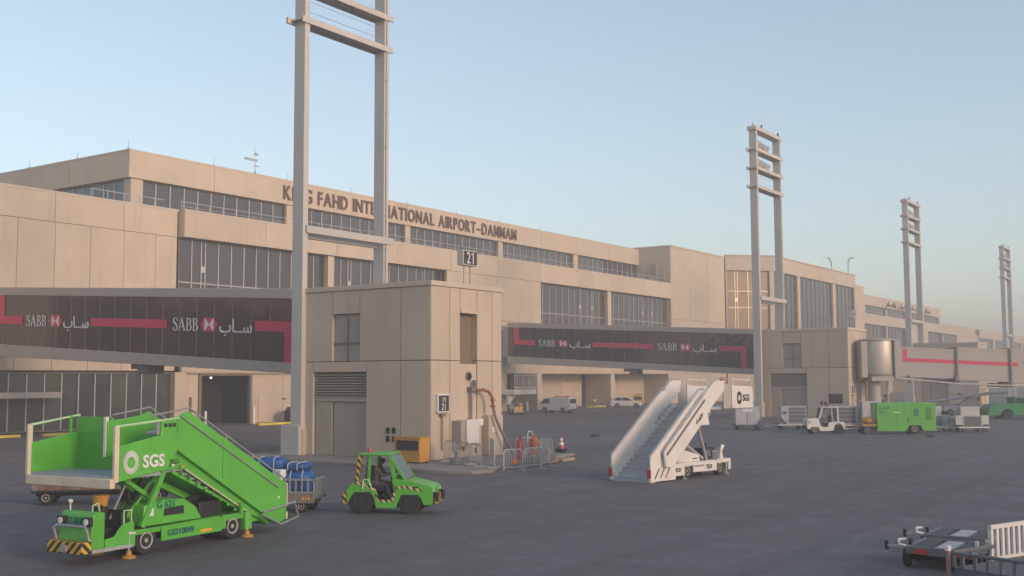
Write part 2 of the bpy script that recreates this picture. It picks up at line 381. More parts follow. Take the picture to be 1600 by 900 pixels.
# ------------------------------------------------------------------ terminal
term = thing('terminal_building', 'long beige concrete airport terminal with dark window bands and KING FAHD lettering', 'terminal', (64.7, 80, 0))
TL = Vector((64.7, 80, 0))
_pm = {}
def panel(x, y, z0, w, h, rz=0., t=.35, m='cream', gap=.021, name='wall_panel', parent=None, off=TL):
    key = (round(w, 2), round(h, 2), t, m, gap)
    if key not in _pm:
        o = MB().box(gap, w-gap, 0, t, gap, h-gap).build(name, m, parent or term, bevel=0); _pm[key] = o
    else:
        o = _pm[key].copy(); C.objects.link(o); o.parent = parent or term
    o.location = (Vector((x, y, z0))-off)*K; o.rotation_euler = (0, 0, rz); return o
def panels(x, y, z0, h, ws, rz=0., **kw):
    s = 0
    for w in ws:
        panel(x+math.cos(rz)*s, y+math.sin(rz)*s, z0, w, h, rz, **kw); s += w
def split(total, step):
    n = max(1, round(total/step)); return [total/n]*n
_wm = {}
def piece(name, m, parent, key, make, loc, rz=0.):
    key = (name, m)+key
    if key not in _wm: _wm[key] = make().build(name, m, parent); o = _wm[key]
    else:
        o = _wm[key].copy(); C.objects.link(o); o.parent = parent
    o.location = Vector(loc)*K; o.rotation_euler = (0, 0, rz); return o
def window(x, y, z, w, h, rz=0., step=1.62, zs=(), glass='glass', mull='mull', parent=None, off=TL, mw=.09, fr=.1, skip=0, dbl=()):
    f = MB()
    f.box(0, w, .0, .34, 0, fr); f.box(0, w, .0, .34, h-fr, h); f.box(0, fr, .002, .338, fr, h-fr); f.box(w-fr, w, .002, .338, fr, h-fr)
    o = f.build('window', 'cream_dark', parent or term); o.location = (Vector((x, y, z))-off)*K; o.rotation_euler = (0, 0, rz)
    n = max(1, round((w-skip)/step)); st = (w-skip)/n
    for i in range(n):
        p = piece('pane', glass, o, (round(st, 3), round(h, 3)), lambda: MB().box(-st/2+.01, st/2-.01, -.02, .02, .02, h-.02), (skip+st*(i+.5), .2, 0), R(random.uniform(-.35, .35)))
        if i:
            piece('mullion', mull, o, (round(h, 3), mw), lambda: MB().box(-mw/2, mw/2, 0, .12, fr, h-fr), (skip+st*i, .09, 0))
        if i in dbl:
            piece('mullion', mull, o, (round(h, 3), mw), lambda: MB().box(-mw/2, mw/2, 0, .12, fr, h-fr), (skip+st*i-.46, .088, 0))
            piece('vent_box', mull, o, (), lambda: MB().box(-.2, .2, 0, .1, -.28, .28), (skip+st*i-.23, .1, h*.52))
    for zz in zs: piece('transom', mull, o, (round(w, 3),), lambda: MB().box(fr, w-fr, 0, .1, -.045, .045), (0, .101, zz))
    return o
def core(x0, x1, y0, y1, z0, z1, m='cream_dark', name='wall_core'): return MB().box(x0, x1, y0, y1, z0, z1).build(name, m, term, True)
def cap(pts, z, w=.42, h=.2, parent=None, off=None, name='parapet_cap', m='cap'):
    b = MB()
    for p, q in zip(pts, pts[1:]): b.bar((p[0], p[1], z), (q[0], q[1], z), w, h)
    return b.build(name, m, parent or term, True)
mx = lambda X, w=0: 430.3-X-w
# -- left plain section
LW = [3.27]*22
x_l = 64.7-.15
edges = [64.55-2.3-3.27*k for k in range(22)]
ex = [64.55]+edges
for a, b in zip(ex, ex[1:]):
    if a > 42: panel(b, 80.8, 4.95, a-b, 12.05)
    else: panel(b, 80.8, 11.0, a-b, 6.0)
for k in range(5): window(42.6-9.81*(k+1), 81.0, 4.95, 9.81, 6.05, step=1.62 if k % 2 else 2.4, mw=.16, mull='goldmull')  # unseen window bays, added for the walkway glass to mirror
ux = [64.55]+[58.9-6.54*k for k in range(11)]
for a, b in zip(ux, ux[1:]): panel(b, 80.8, 17.0, a-b, 2.35)
core(ex[-1], 64.5, 81.1, 81.6, 4.9, 19.2)
cap([(ex[-1], 81.0), (64.7, 81.0)], 19.44)
# -- both wings
def wing(mir):
    X = (lambda a, b: a) if not mir else (lambda a, b: 430.3-b)
    lab = 'right' if mir else 'left'
    # lower fascia between the window bands
    for k in range(10): panel(X(64.7+9.81*k, 64.7+9.81*(k+1)), 80, 17.0, 9.81, 2.35, t=1.1)
    core(X(64.75, 162.8), X(64.75, 162.8)+98, 80.4, 81.2, 17.1, 19.2) if not mir else core(267.5, 365.5, 80.4, 81.2, 17.1, 19.2)
    xa, xb = (64.7, 162.8) if not mir else (267.5, 365.6)
    cap([(xa, 80.2), (xb, 80.2)], 19.44)
    MB().box(xa, xb, 81.0, 86.2, 18.6, 18.8).build('terrace_floor', 'roof', term, True)
    # lower windows and the plain bay
    for a, b in ((64.72, 83.43), (84.38, 103.2), (123.75, 142.36), (143.5, 162.7)):
        window(X(a, b), 80.75, 11.4, b-a, 5.6, zs=(1.6,) if not mir else (), mull='mull_d' if mir else 'mull', step=1.62 if not mir else 3.1, dbl=() if mir else (2, 10) if a < 100 else (7, 9))
    for a, b in ((83.43, 84.38), (142.36, 143.5)): panel(X(a, b), 80.3, 11.4, b-a, 5.6, t=.6, name='column')
    panels(X(103.2, 123.75), 80.0, 11.4, 5.6, [20.55/2]*2)
    if mir: panels(xa, 80.0, 4.85, 6.55, split(xb-xa, 3.27))
    else:
        panels(xa, 80.0, 4.85, 6.55, split(11.3, 3.27)); panels(111., 80.0, 4.85, 6.55, split(51.8, 3.27)); panels(76., 80.0, 11.0, .4, [7., 7., 7., 7., 7.])
        for k in range(2): window(76+17.5*k, 80.2, 4.85, 17.5, 6.15, step=1.75)  # unseen windows behind the pier, added so the walkway glass mirrors dark
    core(xa, xb, 81.15, 81.5, 4.95, 17.2)
    MB().box(xa, xb, 80.05, 81.1, 4.75, 4.85).build('soffit', 'cream', term, True)
    # upper storey, set back
    ua, ub = (62.97, 162.8) if not mir else (267.5, 367.3)
    for k in range(10): panel(ua+(ub-ua)/10*k, 85.77, 22.8, (ub-ua)/10, 2.5, t=.4)
    core(ua+.2, ub-.2, 86.05, 86.6, 22.9, 25.2)
    cap([(ua-.05, 85.95), (ub+.05, 85.95)], 25.36)
    for a, b in ((64.66, 82.92), (83.86, 102.66), (103.63, 122.32), (123.39, 142.05), (143.37, 162.7)):
        window(X(a, b), 86.15, 18.8, b-a, 4.0, mull='mull_d' if mir else 'mull', step=1.62 if not mir else 3.1)
    for a, b in ((63.3, 64.66), (82.92, 83.86), (102.66, 103.63), (122.32, 123.39), (142.05, 143.37)): panel(X(a, b), 85.95, 18.8, b-a, 4.0, t=.6, name='column')
    # terrace railing
    rl = MB(); y = 80.95
    for k in range(int((xb-xa)/1.6)): rl.box(xa+.4+1.6*k-.025, xa+.4+1.6*k+.025, y-.025, y+.025, 19.5, 20.32)
    rl.box(xa+.3, xb-.3, y-.03, y+.03, 20.3, 20.36); rl.box(xa+.3, xb-.3, y-.015, y+.015, 19.9, 19.93)
    rl.build('terrace_railing', 'galv', term, True)
    # side of the upper storey
    sx = ua if not mir else ub
    MB().box(ua+1.3, ub-1.3, 86.8, 150, 18.9, 25.1).build('upper_storey_core', 'cream_dark', term, True)
    MB().box(ua+.1, ub-.1, 86.0, 150, 25.1, 25.22).build('roof', 'roof', term, True)
    return X
wing(False); wing(True)
# left end of the upper storey: fascia and windows that face left
for k in range(7): panel(62.97, 85.77+9.2*(k+1), 22.8, 9.2, 2.5, rz=-math.pi/2, t=.4)
core(63.25, 63.6, 86.1, 150, 22.9, 25.2); cap([(63.15, 85.8), (63.15, 150)], 25.362)
panel(63.3, 87.0, 18.8, 1.0, 4.0, rz=-math.pi/2, t=.3, name='column')
for k in range(3): window(63.35, 87.0+19.4*(k+1), 18.8, 19.4, 4.0, rz=-math.pi/2)
MB().box(-10, 63, 81.5, 150, 18.6, 18.8).build('terrace_floor', 'roof', term, True)
rl = MB()
for k in range(5): rl.box(62.4-1.6*k-.025, 62.4-1.6*k+.025, 81.3, 81.35, 19.4, 20.3)
rl.box(55.9, 63.5, 81.3, 81.35, 20.28, 20.34); rl.build('terrace_railing', 'galv', term, True)
# stair towers either side of the glazed hall
for x0 in (162.8, 245.8):
    w = 21.7
    for z0, h in ((0, 4.9), (4.9, 8.8), (13.7, 12.0)): panels(x0, 80, z0, h, [w/3]*3)
    panels(x0, 80+12, 0, 19.45, [6, 6], rz=-math.pi/2); panels(x0, 80+12, 19.45, 6.25, [6, 6], rz=-math.pi/2)
    panels(x0+w, 80, 0, 25.7, [6, 6], rz=math.pi/2)
    core(x0+.3, x0+w-.3, 80.3, 100, 0, 25.4)
    MB().box(x0+.2, x0+w-.2, 80.25, 100, 25.4, 25.55).build('roof', 'roof', term, True)
    cap([(x0-.05, 80.15), (x0+w+.05, 80.15)], 25.72, .5); cap([(x0+.15, 80.2), (x0+.15, 100)], 25.718, .5); cap([(x0+w-.15, 80.2), (x0+w-.15, 100)], 25.716, .5)
# small louvre and box on the tower side
piece('vent_louvre', 'door', term, (), lambda: MB().box(-.08, .05, -.5, .5, -.9, .9), (162.75-64.7, 3.0, 21.9)); piece('wall_box', 'door', term, (), lambda: MB().box(-.3, .05, -.35, .35, -.4, .4), (162.75-64.7, 1.4, 20.6))
# glazed hall: chamfer, long front, chamfer
ch = math.hypot(6.5, 6.5)
def hall():
    top, wz0, wz1 = 26.15, 12.4, 23.4
    for (x, y, rz, L, gl, mu, st, bays) in ((185.0, 80.0, -math.pi/4, ch, 'gold', 'goldmull', 2.0, [(.35, ch-.75)]),
                                        (191.5, 73.5, 0., 48.3, 'glass', 'mull_d', 2.4, [(.35, 12.5), (13.9, 33.2), (34.9, 47.6)]),
                                        (239.8, 73.5, math.pi/4, ch, 'glass', 'mull_d', 2.0, [(.75, ch-.35)])):
        c, s = math.cos(rz), math.sin(rz); P = lambda a, d=0: (x+c*a-s*d, y+s*a+c*d)
        nf = 1 if L < 12 else 4
        for k in range(nf): q = P(L/nf*k); panel(q[0], q[1], wz1, L/nf, top-wz1, rz, t=.6)
        for k in range(nf*2): q = P(L/nf/2*k); panel(q[0], q[1], 0, L/nf/2, wz0, rz, t=.6)
        last = 0
        for a, b in bays:
            q = P(a, .3); window(q[0], q[1], wz0, b-a, wz1-wz0, rz, step=st, zs=(4.3, 7.3), glass=gl, mull=mu, dbl=(1, 4) if gl == 'gold' else ())
            if a-last > .05: q = P(last, .05); panel(q[0], q[1], wz0, a-last, wz1-wz0, rz, t=.7, name='column')
            last = b
        q = P(last, .05); panel(q[0], q[1], wz0, L-last, wz1-wz0, rz, t=.7, name='column')
        q0, q1 = P(0, .1), P(L, .1); cap([q0, q1], top+.03, .5, .18)
    p = [(185.6, 80.2), (191.9, 74.1), (239.4, 74.1), (245.7, 80.2), (245.7, 99), (185.6, 99)]
    MB().prism([(a, b) for a, b in p], 0, 25.9, 'z').build('hall_core', 'cream_dark', term, True)
    MB().prism([(a, b) for a, b in p], 25.92, 26.0, 'z').build('roof', 'roof', term, True)
hall()
# far end of the right wing
panels(365.6, 80.8, 17.2, 2.7, split(160, 10)); cap([(365.6, 81.0), (525, 81.0)], 19.98)
for a, b in ((398.4, 422.0), (425.2, 449.), (452, 476), (479, 503)): window(a, 81.0, 11.4, b-a, 5.8, mull='mull_d', step=3.)
for a, b in ((365.6, 398.4), (422., 425.2), (449., 452.), (476, 479), (503, 525.6)): panels(a, 80.8, 11.4, 5.8, split(b-a, 8))
panels(365.6, 80.8, 4.9, 6.5, split(160, 8)); core(365.7, 525, 81.5, 140, 0, 19.6); core(-10, 64, 84.8, 140, 0, 18.5, 'cream_dark', 'building_core')
core(64.4, 162, 86.9, 140, 0, 18.5, 'cream_dark', 'building_core'); core(268, 365.7, 86.9, 140, 0, 18.5, 'cream_dark', 'building_core')
# -- ground floor, left part: glazing, canopy, garage, wall
window(44.0, 80.35, .1, 19.9, 4.72, step=1.59, glass='glass_in', mw=.08, dbl=())
window(20.0, 80.35, .1, 24.0, 4.72, step=1.6, glass='glass_in', mw=.08)
MB().box(30, 51.98, 78.6, 80.3, 2.8, 3.25).build('entrance_canopy', 'walk', term, True, bevel=.02)
panel(63.94, 79.95, 0, 1.26, 4.85, t=.5, name='column'); panel(65.2, 80.4, 0, 1.72, 4.85, t=.5)
panels(73.28, 80.4, 0, 4.85, [4.1, 4.1, 3.27, 3.27, 3.27, 3.27, 3.27, 3.27])
fr = MB(); fr.box(66.92, 67.2, 80.25, 80.6, 0, 4.53); fr.box(73.0, 73.28, 80.25, 80.6, 0, 4.53); fr.box(66.92, 73.28, 80.252, 80.598, 4.53, 4.85); fr.build('garage_door_frame', 'cream_dark', term, True)
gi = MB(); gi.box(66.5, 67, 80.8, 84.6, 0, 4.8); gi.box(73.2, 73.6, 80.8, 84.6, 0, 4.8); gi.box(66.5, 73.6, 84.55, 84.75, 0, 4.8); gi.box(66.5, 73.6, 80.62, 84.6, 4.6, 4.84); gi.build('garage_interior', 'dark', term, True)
piece('bulkhead_lamp', 'ramp', term, (), lambda: MB().ell((0, 0, 0), (.13, .1, .1)), (69.9-64.7, 2.2, 4.35))
dr = MB().box(74.2, 75.5, 80.33, 80.41, .05, 2.5).build('service_door', 'cream', term, True, bevel=.015)
MB().box(65.9, 66.15, 80.28, 80.42, 0, 2.6).build('downpipe', 'cream_dark', term, True)
for dz in (2.25, .95):
    for dx in (0, .28): piece('wall_vent', 'dark', term, (), lambda: MB().box(-.09, .09, -.03, .03, -.08, .08), (77.4-64.7+dx, .38, dz))
# -- ground floor, recessed bays behind the walkways
def bays(xa, xb, cols):
    for c0, c1 in cols: MB().box(c0, c1, 80.02, 84.4, 0, 4.75).build('column', 'cream', term, True, bevel=.02)
    panels(xa, 84.5, 0, 4.8, split(xb-xa, 5.5), t=.3)
    MB().box(xa, xb, 81.1, 84.9, 4.76, 4.84).build('soffit', 'cream', term, True)
panels(103.2, 80.05, 0, 4.75, split(12.6, 3.27)); bays(124.4, 141.7, [(122.78, 123.87), (142.58, 143.74)]); bays(147.6, 162.6, [(161.6, 162.78)])
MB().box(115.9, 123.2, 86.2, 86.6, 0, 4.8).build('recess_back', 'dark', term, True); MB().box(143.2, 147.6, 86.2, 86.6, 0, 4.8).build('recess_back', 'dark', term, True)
MB().box(103, 124.4, 81.1, 86.4, 4.77, 4.835).build('soffit', 'cream', term, True); MB().box(141.7, 147.6, 81.1, 86.4, 4.765, 4.84).build('soffit', 'cream', term, True)
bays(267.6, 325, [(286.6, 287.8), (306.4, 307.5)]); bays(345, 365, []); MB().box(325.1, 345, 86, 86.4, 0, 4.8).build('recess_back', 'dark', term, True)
panels(365.6, 80.8, 0, 4.9, split(160, 8))
# -- lettering: every letter a piece of its own
def letters(s, x0, x1, y, z, capz, mat_, bold=.016, spc=.40, gap=.13):
    size = capz/.686; it = []; x = 0
    for c in s:
        if c == ' ': x += spc; continue
        v, _ = glyphs(c, bold); a, b = min(p[0] for p in v), max(p[0] for p in v); it.append((c, x-a, x)); x += b-a+gap
    tot = x-gap; sx = (x1-x0)/(tot*size)
    for c, o, xx in it:
        key = ('letter', c, capz)
        if key not in _wm: _wm[key] = MB().text(c, size, frame((0, 0, 0), (1, 0, 0), (0, 0, 1)), .16, bold, sx).build('letter', mat_, term); ob = _wm[key]
        else: ob = _wm[key].copy(); C.objects.link(ob)
        ob.location = (Vector((x0+xx*size*sx, y, z))-TL)*K
letters('KING FAHD INTERNATIONAL AIRPORT–DAMMAM', 82.2, 126.3, 85.76, 23.33, 1.45, 'letter')
x = 306.5
for wd in reversed(['مطار', 'الملك', 'فهد', 'الدولي', 'بالدمام']):
    b = MB(); b.text(arabic(wd), 2.0, frame((x, 85.76, 23.4), (1, 0, 0), (0, 0, 1)), .16, .02, 1.9)
    x = max(p[0] for p in b.v)+1.8; b.build('arabic_word', 'letter', term, True)
# -- roof edge: lightning rods
def rods(name, pts):
    base = None
    for p in pts:
        if base is None:
            base = MB().cyl((0, 0, -.1), (0, 0, .12), .12, .06, 6).cyl((0, 0, .1), (0, 0, .75), .035, .02, 5).build(name, 'galv', term)
            o = base
        else: o = base.copy(); C.objects.link(o)
        o.location = (Vector(p)-TL)*K
rods('lightning_rod', [(62.97+9.98*k, 85.95, 25.5) for k in range(10)]+[(63.1, 94+8*k, 25.5) for k in range(5)]+[(163.5+5.2*k, 80.2, 25.85) for k in range(5)]
     +[(194+5.6*k, 73.7, 26.3) for k in range(9)]+[(247+5*k, 80.2, 25.85) for k in range(5)]+[(268+8*k, 85.95, 25.5) for k in range(13)])

# things that stand on the roof
def roof_mast(loc, h, label, arm):
    t = thing('roof_antenna', label, 'antenna', loc)
    m = MB(); m.cyl((0, 0, 0), (0, 0, h), .07, .05, 8)
    for a in range(3): m.cyl((math.cos(a*2.1)*.8, math.sin(a*2.1)*.8, 0), (0, 0, h*.38), .03, n=5)
    m.build('mast', 'galv', t)
    if arm:
        MB().box(-1.5, .3, -.06, .06, -.12, .12).build('antenna_arm', 'galv', t, loc=(0, 0, h*.64)); MB().box(-.12, .35, -.1, .1, -.1, .1).build('antenna_head', 'galv', t, loc=(0, 0, h*.8))
        MB().box(-.1, .45, -.06, .06, -.05, .05).build('antenna_stub', 'galv', t, loc=(0, 0, h*.5))
    else: MB().ell((0, 0, h), (.16, .16, .3)).build('antenna_head', 'black', t)
roof_mast((82.1, 90, 25.2), 4.3, 'grey mast antenna with a side arm on the roof above the K', True)
roof_mast((353.0, 88, 25.2), 5.2, 'slim mast antenna on the far roof right of the Arabic lettering', False)
def street_lamp(loc, h, d, label):
    t = thing('ramp_lamp', label, 'street lamp', loc, 0, 'lamps on the roof road')
    MB().cyl((0, 0, 0), (0, 0, h), .16, .12, 8).build('pole', 'galv', t)
    MB().tube([(0, 0, h-.05), (d*1.4, 0, h+.45), (d*2.6, 0, h+.75)], .11, 6).tube([(0, 0, h-1.2), (d*.5, 0, h-.5), (d*1.5, 0, h+.4)], .08, 6).build('arm', 'galv', t)
    MB().box(min(d*2.4, d*3.9), max(d*2.4, d*3.9), -.25, .25, h+.6, h+.85).build('lamp_head', 'galv', t, bevel=.05)
    MB().box(-.35, .0, -.12, .12, h*.25, h*.25+.3).build('junction_box', 'black', t)
street_lamp((258.5, 80.8, 25.5), 6.2, 1, 'taller street lamp with its arm to the right at the hall roof end')
street_lamp((242.5, 79.5, 25.9), 3.8, -.6, 'short grey street lamp behind the hall roof edge, arm to the left')

# ------------------------------------------------------------------ boarding piers
def pier(dx, num, label, which, hose=True):
    t = thing('gate_pier', label, 'pier', (43.03+dx, 34.35, 0), 0, 'cream concrete gate piers on the apron')
    P0 = Vector((43.03+dx, 34.35, 0)); kw = dict(m='pier', parent=t, off=P0, gap=.02)
    X0, Y0 = P0.x, P0.y
    rz = -math.pi/2
    def L(ya, yb, z0, z1, name='wall_panel', d=0., m='pier', tk=.35): panel(X0+d, yb, z0, yb-ya, z1-z0, rz, t=tk, name=name, **{**kw, 'm': m})
    def F(xa, xb, z0, z1, name='wall_panel', d=0., m='pier', tk=.35): panel(X0+xa, Y0+d, z0, xb-xa, z1-z0, 0, t=tk, name=name, **{**kw, 'm': m})
    z1, zt = 5.11, 8.85
    for a, b in ((34.352, 36.3), (36.3, 38.62)): L(a, b, .15, z1)
    L(38.62, 42.42, 4.54, z1); L(42.42, 43.9, .15, z1)
    for a, b in ((34.352, 36.3), (36.3, 39.1)): L(a, b, z1, zt)
    L(39.1, 41.05, 7.6, zt); L(41.05, 43.9, z1, zt)
    for a, b in ((0., 1.54), (1.54, 2.4), (3.88, 5.25), (5.25, 6.12)):
        F(a+(.002 if a == 0 else 0), b, .15, z1); F(a+(.002 if a == 0 else 0), b, z1, zt)
    F(2.4, 3.88, .15, 4.95, d=.04); F(2.4, 3.88, 7.62, zt)
    F(2.4, 3.88, 4.95, 7.62, 'docking_recess', .45, 'door', .1)
    b = MB(); b.box(2.38, 3.9, -.1, .2, 7.56, 7.7); b.build('recess_lintel', 'cap', t, bevel=.01)
    # louvre, doors, hatch
    lv = MB()
    for k in range(9): lv.prism([(.1, 0), (.32, .1), (.32, .13), (.1, .03)], 38.7-Y0, 42.35-Y0, 'y', Matrix.Translation((0, 0, 3.22+.143*k)))
    lv.build('louvre', 'door', t)
    MB().box(.42, .5, 38.62-Y0, 42.42-Y0, .15, 4.54).build('door_recess', 'cream_dark', t)
    MB().box(.16, .3, 41.2-Y0, 42.36-Y0, .17, 3.15).build('side_door', 'door', t, bevel=.01)
    MB().box(.12, .34, 38.63-Y0, 42.4-Y0, 3.0, 3.2).build('door_lintel', 'door', t, bevel=.01)
    rd = MB()
    for k in range(18): rd.box(.25-.012*(k % 2), .32, 38.7-Y0, 41.12-Y0, .16+.157*k, .16+.157*(k+1)-.012)
    rd.build('roller_door', 'door', t)
    hw = MB().box(.2, .3, 39.12-Y0, 41.03-Y0, 5.13, 7.58); ho = hw.build('hatch', 'door', t)
    MB().box(.12, .22, 39.12-Y0, 41.03-Y0, 6.02, 6.1).build('hatch_bar', 'cream_dark', t); MB().box(.121, .221, 40.04-Y0, 40.1-Y0, 5.13, 7.4).build('hatch_bar', 'cream_dark', t)
    for q in range(2):
        for w in range(2): MB().box(-.03, .02, 36.62-Y0+.4*q, 36.85-Y0+.4*q, 1.0+.42*w, 1.3+.42*w).build('wall_vent', 'dark', t)
    MB().box(.36, 5.75, .36, 9.5, .2, 8.7).build('core', 'cream_dark', t); MB().box(.1, 6.0, .1, 9.5, 8.7, 8.8).build('roof', 'roof', t)
    MB().box(6.1, 6.13, 0.02, 9.55, .15, 8.86).build('wall_panel', 'pier', t); MB().box(.02, 6.1, 9.56, 9.6, .15, 8.86).build('wall_panel', 'pier', t)
    c = MB()
    c.prism([(-.07, -.07), (6.2, -.07), (6.2, 9.62), (-.07, 9.62), (-.07, .3), (.3, .3), (.3, 9.3), (5.85, 9.3), (5.85, .3), (-.07, .28)], 8.85, 9.1, 'z'); c.build('parapet_cap', 'cap', t, bevel=.015)
    # round pipe opening on the front
    MB().cyl((3.15, -.03, 4.3), (3.15, .1, 4.3), .24, n=14).cyl((3.15, -.05, 4.3), (3.15, .02, 4.3), .17, n=14, mi=1).build('pipe_opening', ['cream_dark', 'dark'], t)
    if hose:
        MB().tube([(3.2, -.12, 1.75), (3.2, -.12, 3.55)], .07).build('conduit', 'hose', t)
        MB().box(3.02, 3.4, -.3, 0, 3.55, 3.75).box(3.3, 3.45, -.26, -.12, 3.7, 4.1).build('wall_bracket', 'hose', t)
        MB().box(2.05, 3.1, -.72, -.02, .9, 2.1).box(3.1, 3.75, -.5, -.02, 1.75, 2.1).build('switch_box', 'white', t, bevel=.02)
        MB().box(1.7, 2.04, -.6, -.02, .6, 2.05).build('switch_box', 'door', t, bevel=.02)
        MB().box(4.3, 5.6, -.45, -.02, .15, 2.25).build('equipment_box', 'pier', t, bevel=.02)
        MB().box(4.55, 4.9, -.475, -.45, 1.35, 1.62).build('notice_plate', 'white_v', t)
        h = MB(); h.tube([(3.55, -.15, 3.55), (3.8, -.4, 3.6), (4.15, -.55, 3.5), (4.4, -.6, 3.2), (4.45, -.62, 2.75)], .085, 8)
        for z in (3.05, 2.72): h.cyl((4.44, -.62, z-.04), (4.44, -.62, z+.04), .15, n=10)
        h.build('hose_elbow', 'rust', t)
        MB().tube([(4.45, -.62, 2.75), (4.55, -.68, 2.2), (4.95, -.8, 1.4), (5.5, -.95, .55), (5.7, -1.0, .22)], .075, 8).build('hose', 'hose', t)
    if num == '22': MB().box(-.015, .02, 35.0-Y0, 36.4-Y0, 1.55, 2.5).build('low_opening', 'black', t)
    # gate number board on the front
    s = thing('gate_number_board', f'small framed board reading {num} on the front wall of the {which} gate pier', 'sign', (43.38+dx, 34.3, 2.5))
    MB().box(0, .95, -.12, .05, 0, .92).build('board_frame', 'white_v', s, bevel=.01)
    MB().box(.07, .88, -.135, -.11, .07, .85).build('board_face', 'signface', s)
    ar = {'21': '٢١', '22': '٢٢', '23': '٢٣'}[num]
    MB().text(ar, .36, frame((.475, -.135, .5), (1, 0, 0), (0, 0, 1)), .015, .008, 1.1, 'c').build('arabic_number', 'white_v', s)
    numerals(MB(), num, .44, frame((.475, -.135, .13), (1, 0, 0), (0, 0, 1)), .015, .008).build('number', 'white_v', s)
    MB().cyl((.45, -.05, -1.9), (.45, -.05, -.1), .035, n=6).box(.28, .62, -.16, .04, -.2, -.08).build('conduit', 'hose', s)
    # gate number sign on the roof
    X, Y = 4.03, .75
    s = thing('gate_roof_sign', f'dark {num} sign on two posts on the roof of the {which} gate pier', 'sign', (43.03+dx+X, 34.35+Y, 8.9))
    for x in (-.27, .27): MB().box(x-.035, x+.035, -.035, .035, -.1, 1.35).build('post', 'pole', s)
    MB().box(-.63, .63, -.2, .2, 1.28, 2.1).build('sign_box', 'pole', s, bevel=.02)
    MB().box(-.56, .58, -.22, -.19, 1.34, 2.04).build('sign_face', 'signface', s)
    numerals(MB(), num, .86, frame((.02, -.22, 1.4), (1, 0, 0), (0, 0, 1)), .02, .004).build('number', 'white_v', s)
pier(0, '21', 'cream concrete pier of gate 21 with grey roller door and louvre on its shaded side', 'nearest')
pier(66, '22', 'cream concrete pier of gate 22 with the steel rotunda at its front', 'middle', False)
pier(125.4, '23', 'far cream concrete pier of gate 23 behind the beige boarding bridge', 'farthest', False)

